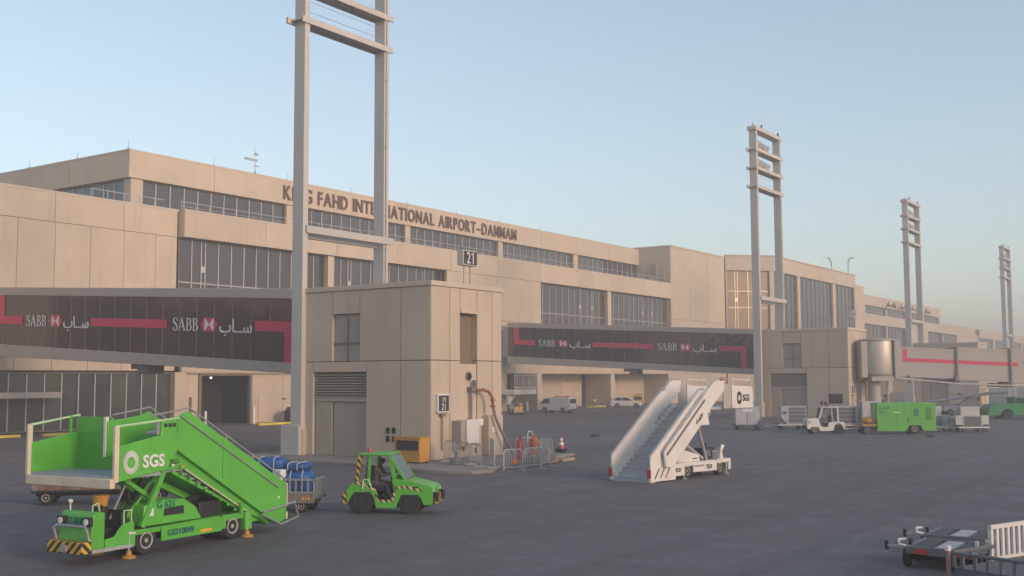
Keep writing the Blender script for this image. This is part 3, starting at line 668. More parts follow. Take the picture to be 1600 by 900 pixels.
# ------------------------------------------------------------------ glazed walkways
def walkway(X, label):
    t = thing('glazed_walkway', label, 'walkway', (X, 44, 0), 0, 'dark glass walkways from terminal to pier')
    ya, yb, Wd = 44.0, 78.7, 2.6
    zt = lambda y: 9.45+.0525*(y-46.5); zb1 = lambda y: 5.1+.057*(y-46.5); zb0 = lambda y: 4.5+.0475*(y-46.5); zc = lambda y: zt(y)-.58; bl = lambda y: 8.0+.0467*(y-72)
    D = lambda *f: [(y, g_(y)) for y, g_ in f]
    MB().prism(D((ya, zc), (yb, zc), (yb, zt), (ya, zt)), X-.08, X+Wd+.08, 'x').build('roof_beam', 'walk', t, True, bevel=.03)
    MB().prism(D((ya, zb0), (yb, zb0), (yb, zb1), (ya, zb1)), X-.12, X+Wd+.12, 'x').build('floor_beam', 'walk', t, True, bevel=.03)
    MB().prism([(ya, zb1(ya)+.6), (yb, zb1(yb)+.6), (yb, zc(yb)), (ya, zc(ya))], X+.25, X+.3, 'x').build('inner_lining', 'dark', t, True)
    n = 21
    for k in range(n):
        a, b = ya+(yb-ya)*k/n+.012, ya+(yb-ya)*(k+1)/n-.012; c = (a+b)/2
        m = MB().prism([(a-c, zb1(a)-zb1(c)), (b-c, zb1(b)-zb1(c)), (b-c, zc(b)-zb1(c)), (a-c, zc(a)-zb1(c))], -.02, .02, 'x')
        o = m.build('pane', 'wglass', t, loc=(.06, c-44, zb1(c))); o.rotation_euler = (0, 0, R(random.uniform(-1.1, 1.1)))
        if k: MB().prism([(a-.03, zb1(a)), (a+.01, zb1(a)), (a+.01, zc(a)), (a-.03, zc(a))], X+.012, X+.08, 'x').build('mullion', 'cream_dark', t, True)
    MB().prism(D((ya, zb1), (yb, zb1), (yb, zc), (ya, zc)), X+Wd-.1, X+Wd, 'x').build('far_side_glazing', 'wglass', t, True)
    MB().box(X+.05, X+Wd-.1, yb-.15, yb, 6.6, 10.6).build('end_wall', 'walk', t, True)
    MB().box(X+.5, X+Wd-.2, yb, 80, 6.9, 10.3).build('link', 'walk', t, True)
    xs = X-.025
    def band(y0, y1, a, b): return MB().prism([(y0, bl(y0)+a), (y1, bl(y1)+a), (y1, bl(y1)+b), (y0, bl(y0)+b)], xs, xs+.02, 'x').build('red_stripe', 'red', t, True)
    band(74.6, 77.0, .12, .72); band(58.4, 66.4, .12, .68); band(47.0, 50.2, .1, .72)
    MB().prism([(77.0, bl(77)+.12), (77.75, bl(77.7)+.12), (77.75, zc(77.7)), (77.0, zc(77))], xs, xs+.02, 'x').build('red_stripe', 'red', t, True)
    MB().prism([(47.0, bl(47)+.1), (47.7, bl(47.7)+.1), (47.7, zb1(47.7)), (47.0, zb1(47))], xs, xs+.021, 'x').build('red_stripe', 'red', t, True)
    for ys, hs, as_ in ((74.1, 71.1, 69.6), (57.8, 54.9, 53.4)):
        m = MB(); fr = frame((xs+.02, ys, bl(ys)), (0, -1, -.0467), (0, 0, 1)); serif(m, 'SABB', .82, fr, 1.12); m.build('bank_name', 'white_v', t, True)
        h = .42; cy = hs-.55; cz = bl(cy)+.42                                # hexagon mark: two white and four red triangles
        f2 = frame((xs+.02, cy, cz), (0, -1, -.0467), (0, 0, 1))
        a = MB(); a.prism([(-h, h), (0, 0), (-h, -h)], 0, .02, 'z', f2); a.prism([(h, h), (h, -h), (0, 0)], 0, .02, 'z', f2); a.build('hexagon_mark_white', 'white_v', t, True)
        a = MB(); a.prism([(-h, h), (h, h), (0, 0)], 0, .015, 'z', f2); a.prism([(-h, -h), (0, 0), (h, -h)], 0, .015, 'z', f2)
        a.prism([(-h, h), (-h, -h), (-h*2, 0)], 0, .015, 'z', f2); a.prism([(h, h), (h*2, 0), (h, -h)], 0, .015, 'z', f2); a.build('hexagon_mark_red', 'red', t, True)
        fa = frame((xs+.02, as_, bl(as_)-.02), (0, -1, -.0467), (0, 0, 1)); a = MB(); a.text(arabic('ســاب'), 1.12, fa, .02, .012, 1.02); a.build('arabic_bank_name', 'white_v', t, True)
    MB().box(X+.2, X+1.6, 60.6, 61.6, 4.6, 5.3).box(X+.3, X+.8, 61.6, 62.4, 4.9, 5.3).build('under_bracket', 'hose', t, True, bevel=.03)
walkway(46.0, 'large nearer dark glass walkway at the left, ending behind the tall light tower')
walkway(114.0, 'farther dark glass walkway above the parked van and white stairs')

# ------------------------------------------------------------------ lighting towers
def tower():
    t = thing('light_tower', 'twin post grey light tower beside gate pier 21, cut by the frame top', 'light tower', (42.6, 43, 0), 0, 'twin post light towers along the apron')
    for x0, x1 in ((.12, .5), (6.76, 7.18)): MB().box(x0, x1, 0, .8, .1, 30.3).build('post', 'pole', t, bevel=.02)
    for z in (24.0, 25.95, 27.9):
        b = MB(); b.box(-.16, 7.45, -.1, .9, z-.04, z+.04); b.box(-.16, 7.45, -.11, -.02, z-.18, z+.16); b.box(-.4, 7.44, .82, .95, z-.18, z+.16); b.build('cross_beam', 'pole', t)
    MB().box(-.16, 7.45, -.1, .9, 29.95, 30.35).build('top_beam', 'pole', t, bevel=.02)
    b = MB(); b.box(.3, 7.5, -.14, -.02, 12.15, 12.55); b.box(.5, 6.8, .5, .8, 11.95, 12.25); b.build('middle_beam', 'pole', t)
    MB().tube([(6.9, -.06, .3), (6.9, -.06, 29.9)], .035, 5).build('ladder_cable', 'galv', t)
    for k in range(14): MB().box(6.85, 6.96, -.1, 0, 1.5+2.05*k, 1.62+2.05*k).build('cable_clip', 'galv', t)
    for z in (24.7, 25.3): MB().tube([(.5, .4, z), (6.76, .4, z)], .018, 4).build('stay_wire', 'galv', t)
    MB().box(-.1, .62, -.06, 1.3, .1, 1.72).build('base_casing', 'pole', t, bevel=.03); MB().box(.13, .55, -.12, -.06, .1, 1.5).build('base_strip', 'pier', t)
    MB().box(6.6, 7.35, -.1, .95, .1, .7).build('base_casing', 'pole', t, bevel=.03)
    for x, z in ((1.6, 28.6), (3.6, 28.45), (1.6, 26.65), (3.7, 26.5)):
        MX = Matrix.Translation((x, .35, z)) @ Matrix.Rotation(R(24), 4, 'X')
        f = MB().prism([(-.62, -.45), (.62, -.45), (.5, .45), (-.5, .45)], -.15, .35, 'y', MX).build('floodlight', 'white', t, bevel=.03)
        MB().box(-.48, .48, -.17, -.145, -.36, .36, MX).build('lens', 'alu', f)
        MB().box(x-.66, x-.6, .3, .42, z-.7, z+.1).box(x+.6, x+.66, .3, .42, z-.7, z+.1).build('bracket', 'galv', f)
    MB().cyl((.25, .4, 30.3), (.25, .4, 30.7), .1, n=6).cyl((.25, .4, 30.7), (.25, .4, 32.3), .025, n=5).build('lightning_rod', 'galv', t)
    MB().cyl((5.9, .4, 30.3), (5.9, .4, 33.6), .03, .015, n=5).build('lightning_rod', 'galv', t)
    for x in (2.4, 7.2): MB().cyl((x, .3, 30.3), (x, .3, 30.9), .09, n=6).build('beacon', 'black', t)
    return t
tw = tower()
for x, l in ((107.9, 'twin post grey light tower beside gate pier 22, with four white floodlights'), (166.2, 'third twin post light tower along the apron, behind the boarding bridge'),
             (237.8, 'farthest and smallest twin post light tower, hazy against the sky')):
    dup(tw, (x, 43, 0), 0, l)

# ------------------------------------------------------------------ boarding bridge at gate 22
def bridge():
    t = thing('boarding_bridge', 'beige telescopic boarding bridge with red stripe and steel rotunda at gate pier 22', 'boarding bridge', (112.2, 32.45, 0), R(-56))
    rot = MB().lathe([(1.6, 4.42), (1.64, 4.5), (1.64, 7.6), (1.6, 7.75)], 40).build('rotunda', 'steel', t)
    MB().lathe([(1.5, 7.74), (1.74, 7.76), (1.74, 7.92), (1.2, 8.0)], 40).build('rotunda_roof', 'walk', t)
    MB().lathe([(1.3, 4.1), (1.68, 4.2), (1.68, 4.44), (1.2, 4.46)], 40).build('rotunda_floor', 'hose', t)
    MB().box(-1.1, 1.1, -1.7, 1.2, 3.75, 4.2).build('rotunda_bracket', 'walk', t, bevel=.03)
    MB().cyl((-.35, 0, .1), (-.35, 0, 4.15), .62, n=24).build('column', 'walk', t)
    MB().box(-1.95, -1.35, -1.3, 1.4, 4.1, 7.7).build('pier_frame', 'walk', t, bevel=.03)
    MB().box(1.3, 1.85, -1.45, 1.45, 3.95, 7.85).build('tunnel_frame', 'walk', t, bevel=.03)
    sl = -.048
    T = Matrix.Identity(4); T[2][0] = sl
    secs = ((1.8, 7.5, 4.3, 7.2, 1.22), (7.45, 12.75, 4.22, 7.4, 1.36), (12.7, 31., 4.14, 7.5, 1.5))
    for i, (a, b, z0, z1, w) in enumerate(secs):
        n = 3 if i < 2 else 8; st = (b-a)/n
        o = MB().box(a, b, -w, w, z0, z1, T).build('tunnel_section', 'walk', t, bevel=.04)
        MB().box(a-.05, a+.1, -w-.05, w+.05, z0-.05, z1+.05, T).build('section_collar', 'hose', o)
        MB().box(a+.1, b, -w-.06, -w, z0-.02, z0+.18, T).build('bottom_rail', 'walk', o)
        MB().box(a+.1, b, -w-.05, -w, z1-.15, z1+.03, T).build('top_rail', 'walk', o)
        if i: MB().box(a-1.4, a+.3, -.9, .9, z0-.45, z0-.08, T).build('roller_carriage', 'black', o)
    fz = lambda i: -secs[i][4]-.012
    MB().box(2.15, 7.4, fz(0), fz(0)+.012, 5.78, 6.16, T).build('red_stripe', 'red', t); MB().box(2.15, 2.6, fz(0)-.001, fz(0)+.011, 6.16, 7.0, T).build('red_stripe', 'red', t)
    MB().box(7.6, 12.65, fz(1), fz(1)+.012, 5.78, 6.16, T).build('red_stripe', 'red', t); MB().box(12.85, 13.4, fz(2), fz(2)+.012, 5.78, 6.16, T).build('red_stripe', 'red', t)
    m = MB(); serif(m, 'SABB', .75, T @ frame((13.95, -1.5, 5.6), (1, 0, 0), (0, 0, 1)), 1.1); m.build('bank_name', 'black', t)
    MB().tube([(1.7, -1.75, 4.0), (7.6, -1.6, 3.45), (7.7, -1.6, 3.45), (30, -1.7, 2.6)], .09, 6).build('service_pipe', 'pole', t)
    for a in (2.6, 7.2): MB().box(a, a+.15, -1.5, -1.2, 3.6, 4.3).build('pipe_hanger', 'hose', t)
    MB().cyl((.9, -.3, .1), (.9, -.3, 3.9), .12, n=8).build('drain_pipe', 'walk', t)
    for y in (-1.6, 1.6): MB().box(25.5, 26.1, y-.3, y+.3, .5, 3.6).build('lift_column', 'walk', t)
    MB().box(24.8, 26.8, -1.9, 1.9, .4, .9).build('bogie', 'hose', t)
    for y in (-1.3, 1.3): MB().cyl((25.8, y-.25, .5), (25.8, y+.25, .5), .5, n=16).build('wheel', 'tyre', t)
bridge()
MB_ = MB().tube([(111.4, 34.2, 3.6), (111.4, 33.6, 3.7), (111.2, 33.3, 3.4), (111.2, 33.3, .3)], .09, 8)
o = MB_.build('standpipe', 'rust'); tag(o, 'rusty red standpipe against the front of gate pier 22', 'pipe')

# landing stair beside pier 21
t = thing('stair_landing', 'white railed landing on a bracket behind gate pier 21', 'stair landing', (114.0, 79.9, 0))
MB().box(0, 5.0, -2.2, 0, 2.15, 2.75).build('platform', 'white', t, bevel=.02)
r_ = MB()
for k in range(15): r_.box(.05+.345*k, .1+.345*k, -2.18, -2.12, 2.75, 4.55)
for z in (2.95, 4.5): r_.box(0, 4.98, -2.19, -2.11, z, z+.09)
r_.box(4.88, 4.98, -2.2, -2.1, 2.7, 4.75)
for k in range(7): r_.box(4.9, 4.95, -2.0+.3*k, -1.95+.3*k, 2.75, 4.55)
r_.box(4.88, 4.97, -2.2, 0, 4.5, 4.59); r_.build('railing', 'white', t)
MB().prism([(0, 2.15), (2.0, 2.15), (.2, 1.0), (0, 1.0)], -1.3, -1.0, 'y').build('bracket', 'white', t); MB().cyl((2.4, -1.0, 0), (2.4, -1.0, 2.2), .08, n=8).build('support_post', 'galv', t)
# kerbs and bollards at the terminal foot
def kerbstone(x0, x1, y0, y1, label, z=.22):
    o = MB().box(0, x1-x0, 0, y1-y0, 0, z).build('kerb_block', 'worn' if z < .2 else 'yellow', loc=(x0, y0, 0), bevel=.04); tag(o, label, 'kerb')
kerbstone(69.9, 75.2, 75.6, 76.0, 'long yellow kerb in front of the wall right of the garage opening')
kerbstone(40, 46.9, 75.8, 76.2, 'yellow kerb at the left edge under the entrance canopy')
kerbstone(48.4, 51.4, 75.2, 75.6, 'short yellow kerb seen through the guard rail of the green stairs')
kerbstone(134.4, 139.6, 79.2, 79.6, 'yellow kerb behind the worker in yellow by the terminal bay')
kerbstone(47.4, 48.6, 29.4, 29.8, 'worn yellow kerb block right of the barriers, under the cone', .16); kerbstone(46.3, 47.2, 29.5, 29.9, 'worn yellow kerb block next to the steel barriers', .16)
def bollard(x, y, label, h=1.35, grp='white bollards by terminal openings'):
    t = thing('bollard', label, 'bollard', (x, y, 0), 0, grp); MB().lathe([(.13, 0), (.13, h-.06), (.09, h), (.01, h+.01)], 12).build('bollard_post', 'white', t); MB().cyl((0, 0, 0), (0, 0, .04), .2, n=12).build('base_plate', 'galv', t)
bollard(66.8, 79.2, 'white bollard at the left side of the dark garage opening'); bollard(72.0, 78.6, 'white bollard at the right side of the dark garage opening', 1.6)
bollard(118.2, 78.6, 'short white bollard in the dark bay right of the landing', 1.2)

# ------------------------------------------------------------------ apron vehicles
_wh = {}
def wheel(par, x, y, z, r, w, rim='rim', rr=.6, name='wheel'):
    key = (r, w, rim, rr)
    if key not in _wh:
        m = MB(); pr = [(r*.55, -w/2), (r*.93, -w/2), (r, -w*.36), (r, w*.36), (r*.93, w/2), (r*.55, w/2)]
        m.lathe(pr, 24, Matrix.Rotation(R(90), 4, 'X')); a = m.build(name, 'tyre', par)
        q = MB(); q.lathe([(r*rr, -w*.5-.012), (r*rr*.86, -w*.5-.02), (r*rr*.6, -w*.34), (r*.2, -w*.34), (r*.16, -w*.52), (.02, -w*.53)], 20, Matrix.Rotation(R(90), 4, 'X') @ Matrix.Rotation(R(180), 4, 'X'), 0, True)
        q.lathe([(r*rr, -w*.5-.012), (r*rr*.86, -w*.5-.02), (r*rr*.6, -w*.34), (r*.2, -w*.34), (r*.16, -w*.52), (.02, -w*.53)], 20, Matrix.Rotation(R(90), 4, 'X'), 0, True)
        for k in range(6):
            for s in (-1, 1): q.cyl((math.cos(k*1.047)*r*.36, s*w*.3, math.sin(k*1.047)*r*.36), (math.cos(k*1.047)*r*.36, s*w*.42, math.sin(k*1.047)*r*.36), r*.045, n=5)
        b = q.build('rim', rim, a); _wh[key] = (a, b)
    else:
        a0, b0 = _wh[key]; a = a0.copy(); C.objects.link(a); a.parent = par; b = b0.copy(); C.objects.link(b); b.parent = a
    a.location = Vector((x, y, z))*K; return a
def sgs(t, x, y, z, h, xd=(1, 0, 0), m='white_v', wide=1.):
    # logo ring of rays and the three letters
    fr = frame((x, y, z), xd, (0, 0, 1)); b = MB(); n = 26
    for k in range(n):
        a = 2*math.pi*k/n; r0, r1 = h*.33, h*.66
        b.ribbon([(math.cos(a)*r0*wide*.85, math.sin(a)*r0), (math.cos(a)*r1*wide*.85, math.sin(a)*r1)], [h*.06, h*.085], .012, fr)
    b.build('sunburst_logo', m, t)
    b = MB(); b.text('SGS', h*.98, frame((x+h*.86*xd[0]*wide, y+h*.86*xd[1]*wide, z-h*.34), xd, (0, 0, 1)), .012, .03 if m == 'white_v' else .008, 1.0*wide); b.build('company_letters', m, t)

def green_stairs():
    t = thing('passenger_stairs', 'bright green passenger boarding stairs truck numbered G 621', 'boarding stairs', (17.28, 22.46, 0), R(5), 'aircraft boarding stairs')
    y0, y1, yp = 0., 1.45, 2.95          # near flank, far flank, far side of the platform
    # flanks
    fl = [(-1.0, 1.8), (-1.03, 2.62), (.33, 2.84), (.36, 3.2), (.95, 3.3), (1.22, 3.4), (4.93, 1.3), (4.97, .68), (4.95, .32), (4.62, .2), (4.3, .38), (.88, 2.44), (.53, 1.99)]
    MB().prism(fl, y0, y0+.06).build('near_flank_panel', 'green', t, bevel=.012)
    fl2 = [(-.1, 2.3), (-.1, 3.17), (.95, 3.28), (1.22, 3.38), (4.93, 1.3), (4.97, .68), (4.95, .32), (4.62, .2), (4.3, .38), (.88, 2.44)]
    MB().prism(fl2, y1-.06, y1).build('far_flank_panel', 'green', t, bevel=.012)
    MB().prism([(.5, 1.98), (1.21, 1.95), (3.6, .62), (4.3, .26), (4.6, .24), (4.3, .42), (.88, 2.46)], y0+.13, y0+.2).build('stringer', 'green', t)
    MB().prism([(.5, 1.98), (1.21, 1.95), (3.6, .62), (4.3, .26), (4.6, .24), (4.3, .42), (.88, 2.46)], y1-.2, y1-.13).build('stringer', 'green', t)
    MB().bar((1.25, .1, 1.93), (3.55, .1, .62), .035, .03).build('edge_strip', 'beige', t)
    for k in range(9): MB().box(-.035, .035, 0, .05, -.03, .03).build('bolt_plate', 'green', t, loc=(1.15+.27*k, .08, 1.84-.155*k))
    n = 13
    for k in range(n):
        x = 4.62-(4.62-.95)*k/n; z = .3+(2.0-.3)*(k+.5)/n
        MB().box(x-.32, x, y0+.2, y1-.2, z-.02, z+.02).box(x-.02, x, y0+.2, y1-.2, z-.14, z).build('stair_tread', 'tread', t)
    MB().prism([(.9, 1.86), (4.4, .2), (4.45, .26), (.95, 1.93)], y0+.2, y1-.2).build('stair_underside', 'green', t)
    # platform
    MB().box(-1.1, .4, y0+.06, y1, 1.86, 1.95).box(.4, 1.0, y0+.25, y1-.2, 1.9, 1.96).box(-1.1, .3, y1, yp, 1.86, 1.95).build('platform_floor', 'floor', t)
    MB().prism([(-1.2, 1.66), (-1.05, 1.66), (-1.05, 1.87), (-1.2, 1.9)], y0-.02, yp+.03).build('front_bumper', 'beige', t, bevel=.02)
    MB().box(-1.11, -.98, y0-.05, y0+.03, 1.8, 3.12).build('guard_post', 'beige', t, bevel=.01); MB().box(-1.2, -1.07, yp-.03, yp+.05, 1.86, 3.12).build('guard_post', 'beige', t, bevel=.01)
    MB().prism([(-1.1, 1.9), (-1.1, 2.66), (.25, 2.88), (.3, 1.9)], yp-.05, yp).build('platform_side_panel', 'green', t, bevel=.01)
    MB().box(.25, .31, y1-.05, yp, 1.9, 2.9).build('platform_back_panel', 'green', t, bevel=.01)
    MB().tube([(-1.13, yp-.02, 3.1), (.3, yp-.02, 3.3), (.3, yp-.02, 2.86)], .035).build('guard_rail', 'lime', t); MB().tube([(-1.05, y0, 3.1), (.9, y0, 3.24)], .03).build('guard_rail', 'lime', t)
    MB().box(.0, .06, yp-.06, yp, 2.85, 3.3).build('guard_post', 'green', t); MB().box(-.13, -.04, y1-.02, y1+.06, 2.3, 3.28).build('guard_post', 'white', t)
    MB().box(.22, .3, y1+.2, yp-.05, 2.85, 3.26).build('folded_gate', 'green', t); MB().tube([(.3, y1, 2.9), (.3, yp, 2.9), (.3, yp, 3.3)], .03).build('gate_rail', 'galv', t)
    MB().box(.26, .34, .06, .14, 2.86, 3.2).build('guard_post', 'galv', t); MB().tube([(.3, .1, 2.9), (.3, .45, 2.88)], .05).build('latch', 'galv', t)
    for y in (y0+.03, y1-.03):
        MB().tube([(.05, y, 3.32), (.95, y, 3.44), (1.25, y, 3.49), (4.9, y, 1.42), (4.95, y, 1.28)], .026).build('handrail', 'galv', t)
    MB().tube([(.95, -.03, 3.28), (4.62, -.03, 1.2)], .022).build('outer_rail', 'galv', t)
    for x, z in ((1.6, 3.2), (2.6, 2.64), (3.6, 2.07), (4.5, 1.56)): MB().cyl((x, y0+.03, z), (x, y0+.03, z+.12), .02, n=5).build('rail_post', 'galv', t)
    MB().tube([(3.9, -.06, .54), (4.65, -.08, .2), (5.4, -.06, .33), (5.25, -.06, .75), (3.95, -.06, .6)], .03).build('rear_guard', 'galv', t)
    MB().box(4.96, 5.02, y0, y1, .3, .5).build('rear_edge', 'beige', t); MB().box(4.95, 4.99, -.02, .07, .66, 1.3).build('rear_edge', 'beige', t)
    for x, z0, z1 in ((.86, 2.9, 3.24), (2.45, 1.62, 2.62)): MB().box(x-.008, x+.008, -.006, .002, z0, z1).build('panel_seam', 'green_d', t)
    for k, (x, z) in enumerate(((1.02, 2.0), (.7, 2.06), (4.6, .9))): MB().box(x, x+.07, -.01, 0, z, z+.06).build('warning_label', 'white_v' if k else 'amber', t)
    for q in range(3): MB().tube([(-.45, .4+.1*q, .7), (-.3, .42+.1*q, 1.05+.08*q), (.05, .45+.1*q, 1.3), (.4, .5+.1*q, 1.75)], .022, 5).build('hydraulic_hose', 'black', t)
    for x in (-.42, 2.52): MB().box(x-.02, x+.02, .05, .3, .12, .5).build('mud_flap', 'black', t)
    MB().box(1.7, 2.1, -.008, 0, .33, .4).build('reflector', 'amber', t)
    # print
    sgs(t, -.6, -.012, 2.24, .42); MB().text('TLD', .16, frame((.62, -.012, 2.12), (1, 0, 0), (0, 0, 1)), .012, .01).build('maker_print', 'black', t)
    for k in range(3): MB().box(.42+.14*k, .52+.14*k, -.01, 0, 3.03, 3.12).build('latch_mark', 'black', t)
    # chassis
    by = 1.15
    MB().prism([(-.55, .62), (.42, .62), (2.46, .66), (3.55, .66), (3.55, .5), (-.55, .5)], .06, by-.06).build('deck', 'green', t, bevel=.01)
    MB().box(-.4, 3.5, .3, by-.3, .3, .5).build('chassis_rail', 'black', t)
    for y in (0., by-.05):
        MB().prism([(.42, .27), (2.46, .27), (2.46, .62), (.42, .6)], y, y+.05).build('side_skirt', 'green', t, bevel=.012)
        MB().prism([(-1.28, .32), (-.52, .3), (-.52, .58), (-.44, .64), (-.44, .84), (-.62, .84), (-.78, .8), (-.92, .68), (-1.0, .56), (-1.28, .52)], y, y+.05).build('step_panel', 'green', t, bevel=.012)
        MB().prism([(-.52, .24), (-.4, .26), (-.4, .62), (-.52, .6)], y-.004, y+.2).build('fender', 'green', t, bevel=.01)
        MB().prism([(2.46, .32), (2.6, .32), (2.6, .66), (2.46, .66)], y-.003, y+.2).build('fender', 'green', t)
        MB().prism([(3.32, .2), (3.58, .2), (3.58, .66), (3.32, .66)], y-.002, y+.2).build('rear_panel', 'green', t, bevel=.012)
        MB().box(-1.66, -.5, y-.02, y+.08, .25, .33).build('running_board', 'alu', t)
    MB().box(-.62, -.42, -.025, 0, .56, .61).build('reflector', 'white', t)
    # nose with lamps, plate and striped bumper
    MB().prism([(-1.7, .3), (-1.62, 1.1), (-1.52, 1.18), (-1.28, 1.14), (-1.28, .32)], .02, by-.02).build('nose', 'green', t, bevel=.03)
    MB().box(-1.95, -1.68, -.02, by+.02, .26, .53).build('bumper', 'haz', t, bevel=.02); MB().box(-1.99, -1.95, by/2-.09, by/2+.09, .3, .46).build('tow_eye', 'galv', t)
    MB().tube([(-1.72, .02, .54), (-1.8, .02, .8), (-1.78, .1, .86), (-1.78, by-.1, .86), (-1.8, by-.02, .8), (-1.72, by-.02, .54)], .035).build('bull_bar', 'galv', t)
    for y in (.14, by-.14):
        MB().box(-1.72, -1.62, y-.13, y+.13, .86, 1.06).build('headlight_housing', 'black', t, bevel=.01)
        MB().cyl((-1.735, y, .96), (-1.71, y, .96), .075, n=12).build('headlight', 'lamp', t)
    MB().text('G 621', .26, frame((-1.675, by/2, .87), (0, -1, 0), (.08, 0, 1)), .02, .004, .74, 'c').build('fleet_number', 'numblue', t)
    # open cab
    MB().box(-1.28, -.6, .1, by-.1, .4, .46).build('cab_floor', 'black', t); MB().box(-.7, -.5, .15, by-.15, .45, 1.12).build('seat_back', 'black', t, bevel=.05); MB().box(-1.05, -.6, .35, by-.2, .45, .72).build('seat', 'black', t, bevel=.04)
    MB().cyl((-1.2, .55, .8), (-1.05, .55, 1.12), .03, n=8).build('steering_column', 'black', t)
    st = MB(); st.tube([(-1.05+.05*math.cos(a), .55+.17*math.sin(a), 1.12+.15*math.cos(a)) for a in [k*.524 for k in range(12)]], .02, 6, closed=True); st.build('steering_wheel', 'black', t)
    MB().tube([(-1.45, .25, 1.15), (-1.45, .25, 1.3), (-1.3, .25, 1.34), (-1.25, .25, 1.15)], .02).build('grab_handle', 'lime', t)
    MB().tube([(-.72, .04, .8), (-.72, .04, 1.12), (-.5, .04, 1.12), (-.5, .04, .82)], .022).build('grab_handle', 'lime', t)
    MB().cyl((-1.5, .95, 1.15), (-1.5, .95, 1.35), .02, n=6).ell((-1.5, .95, 1.38), (.06, .06, .05)).build('mirror', 'white', t)
    MB().cyl((-.92, .62, 1.22), (-.92, .62, 1.48), .16, .2, 14).build('filter_drum', 'orange', t); MB().box(-1.05, -.8, .5, .75, .9, 1.22).build('control_box', 'black', t)
    # engine box, scissor frame and rams
    MB().prism([(-.1, .66), (-.05, 1.16), (.54, 1.25), (1.23, 1.22), (1.62, 1.0), (1.85, .66)], .1, by-.12).build('engine_cover', 'green', t, bevel=.03)
    MB().prism([(.55, .86), (.58, 1.04), (1.2, 1.06), (1.22, .86)], .085, .11).build('cover_vent', 'black', t)
    MB().text('G 621', .24, frame((.34, .09, 1.06), (1, 0, 0), (0, 0, 1)), .012, .004).build('fleet_number', 'numblue', t); MB().text('GS210849', .21, frame((.6, -.012, .38), (1, 0, 0), (0, 0, 1)), .012, .004).build('serial_number', 'numblue', t)
    MB().box(.1, .22, .08, .1, .9, 1.08).build('notice_plate', 'white_v', t)
    for y in (.12, by-.2):
        MB().bar((.55, y, 1.98), (-.12, y, .66), .1, .14).build('support_strut', 'green', t)
        q = .42 if y < .5 else .74
        MB().bar((-.5, q, 1.86), (.9, q, 1.0), .08, .1).build('scissor_arm', 'green', t); MB().bar((.75, q+.09, 1.95), (-.45, q+.09, .7), .08, .1).build('scissor_arm', 'green', t)
    MB().bar((-.2, .5, 1.85), (-.75, .5, .9), .045).build('hydraulic_ram', 'galv', t); MB().bar((1.2, .6, .9), (2.6, .6, 1.3), .1).build('hydraulic_ram', 'black', t)
    MB().box(1.9, 2.7, .25, .95, .66, 1.05).build('dark_fill_box', 'black', t, bevel=.03); MB().box(.0, .9, .72, 1.0, 1.1, 1.62).build('dark_fill_block', 'black', t, bevel=.03)  # black boxes added as the dark shaded mass under the stairs
    MB().bar((.6, .9, 1.8), (3.4, .9, .55), .12, .16).build('centre_beam', 'green', t)
    for x in (0, 2.92):
        for y in (.2, by-.2): wheel(t, x, y, .34, .34, .26)
    for x in (-.57, 3.42):
        for y in (.02, by-.02):
            MB().cyl((x, y, .1), (x, y, .62), .025, n=8).build('jack_leg', 'galv', t); MB().lathe([(.17, 0), (.17, .04), (.07, .08), (.06, .17), (.02, .18)], 14).build('jack_foot', 'orange', t, loc=(x, y, .004))
    MB().box(3.6, 4.4, .2, by-.2, .35, .5).build('tow_frame', 'green', t); MB().box(3.15, 3.25, .0, .08, .66, .92).build('post', 'green', t)
green_stairs()

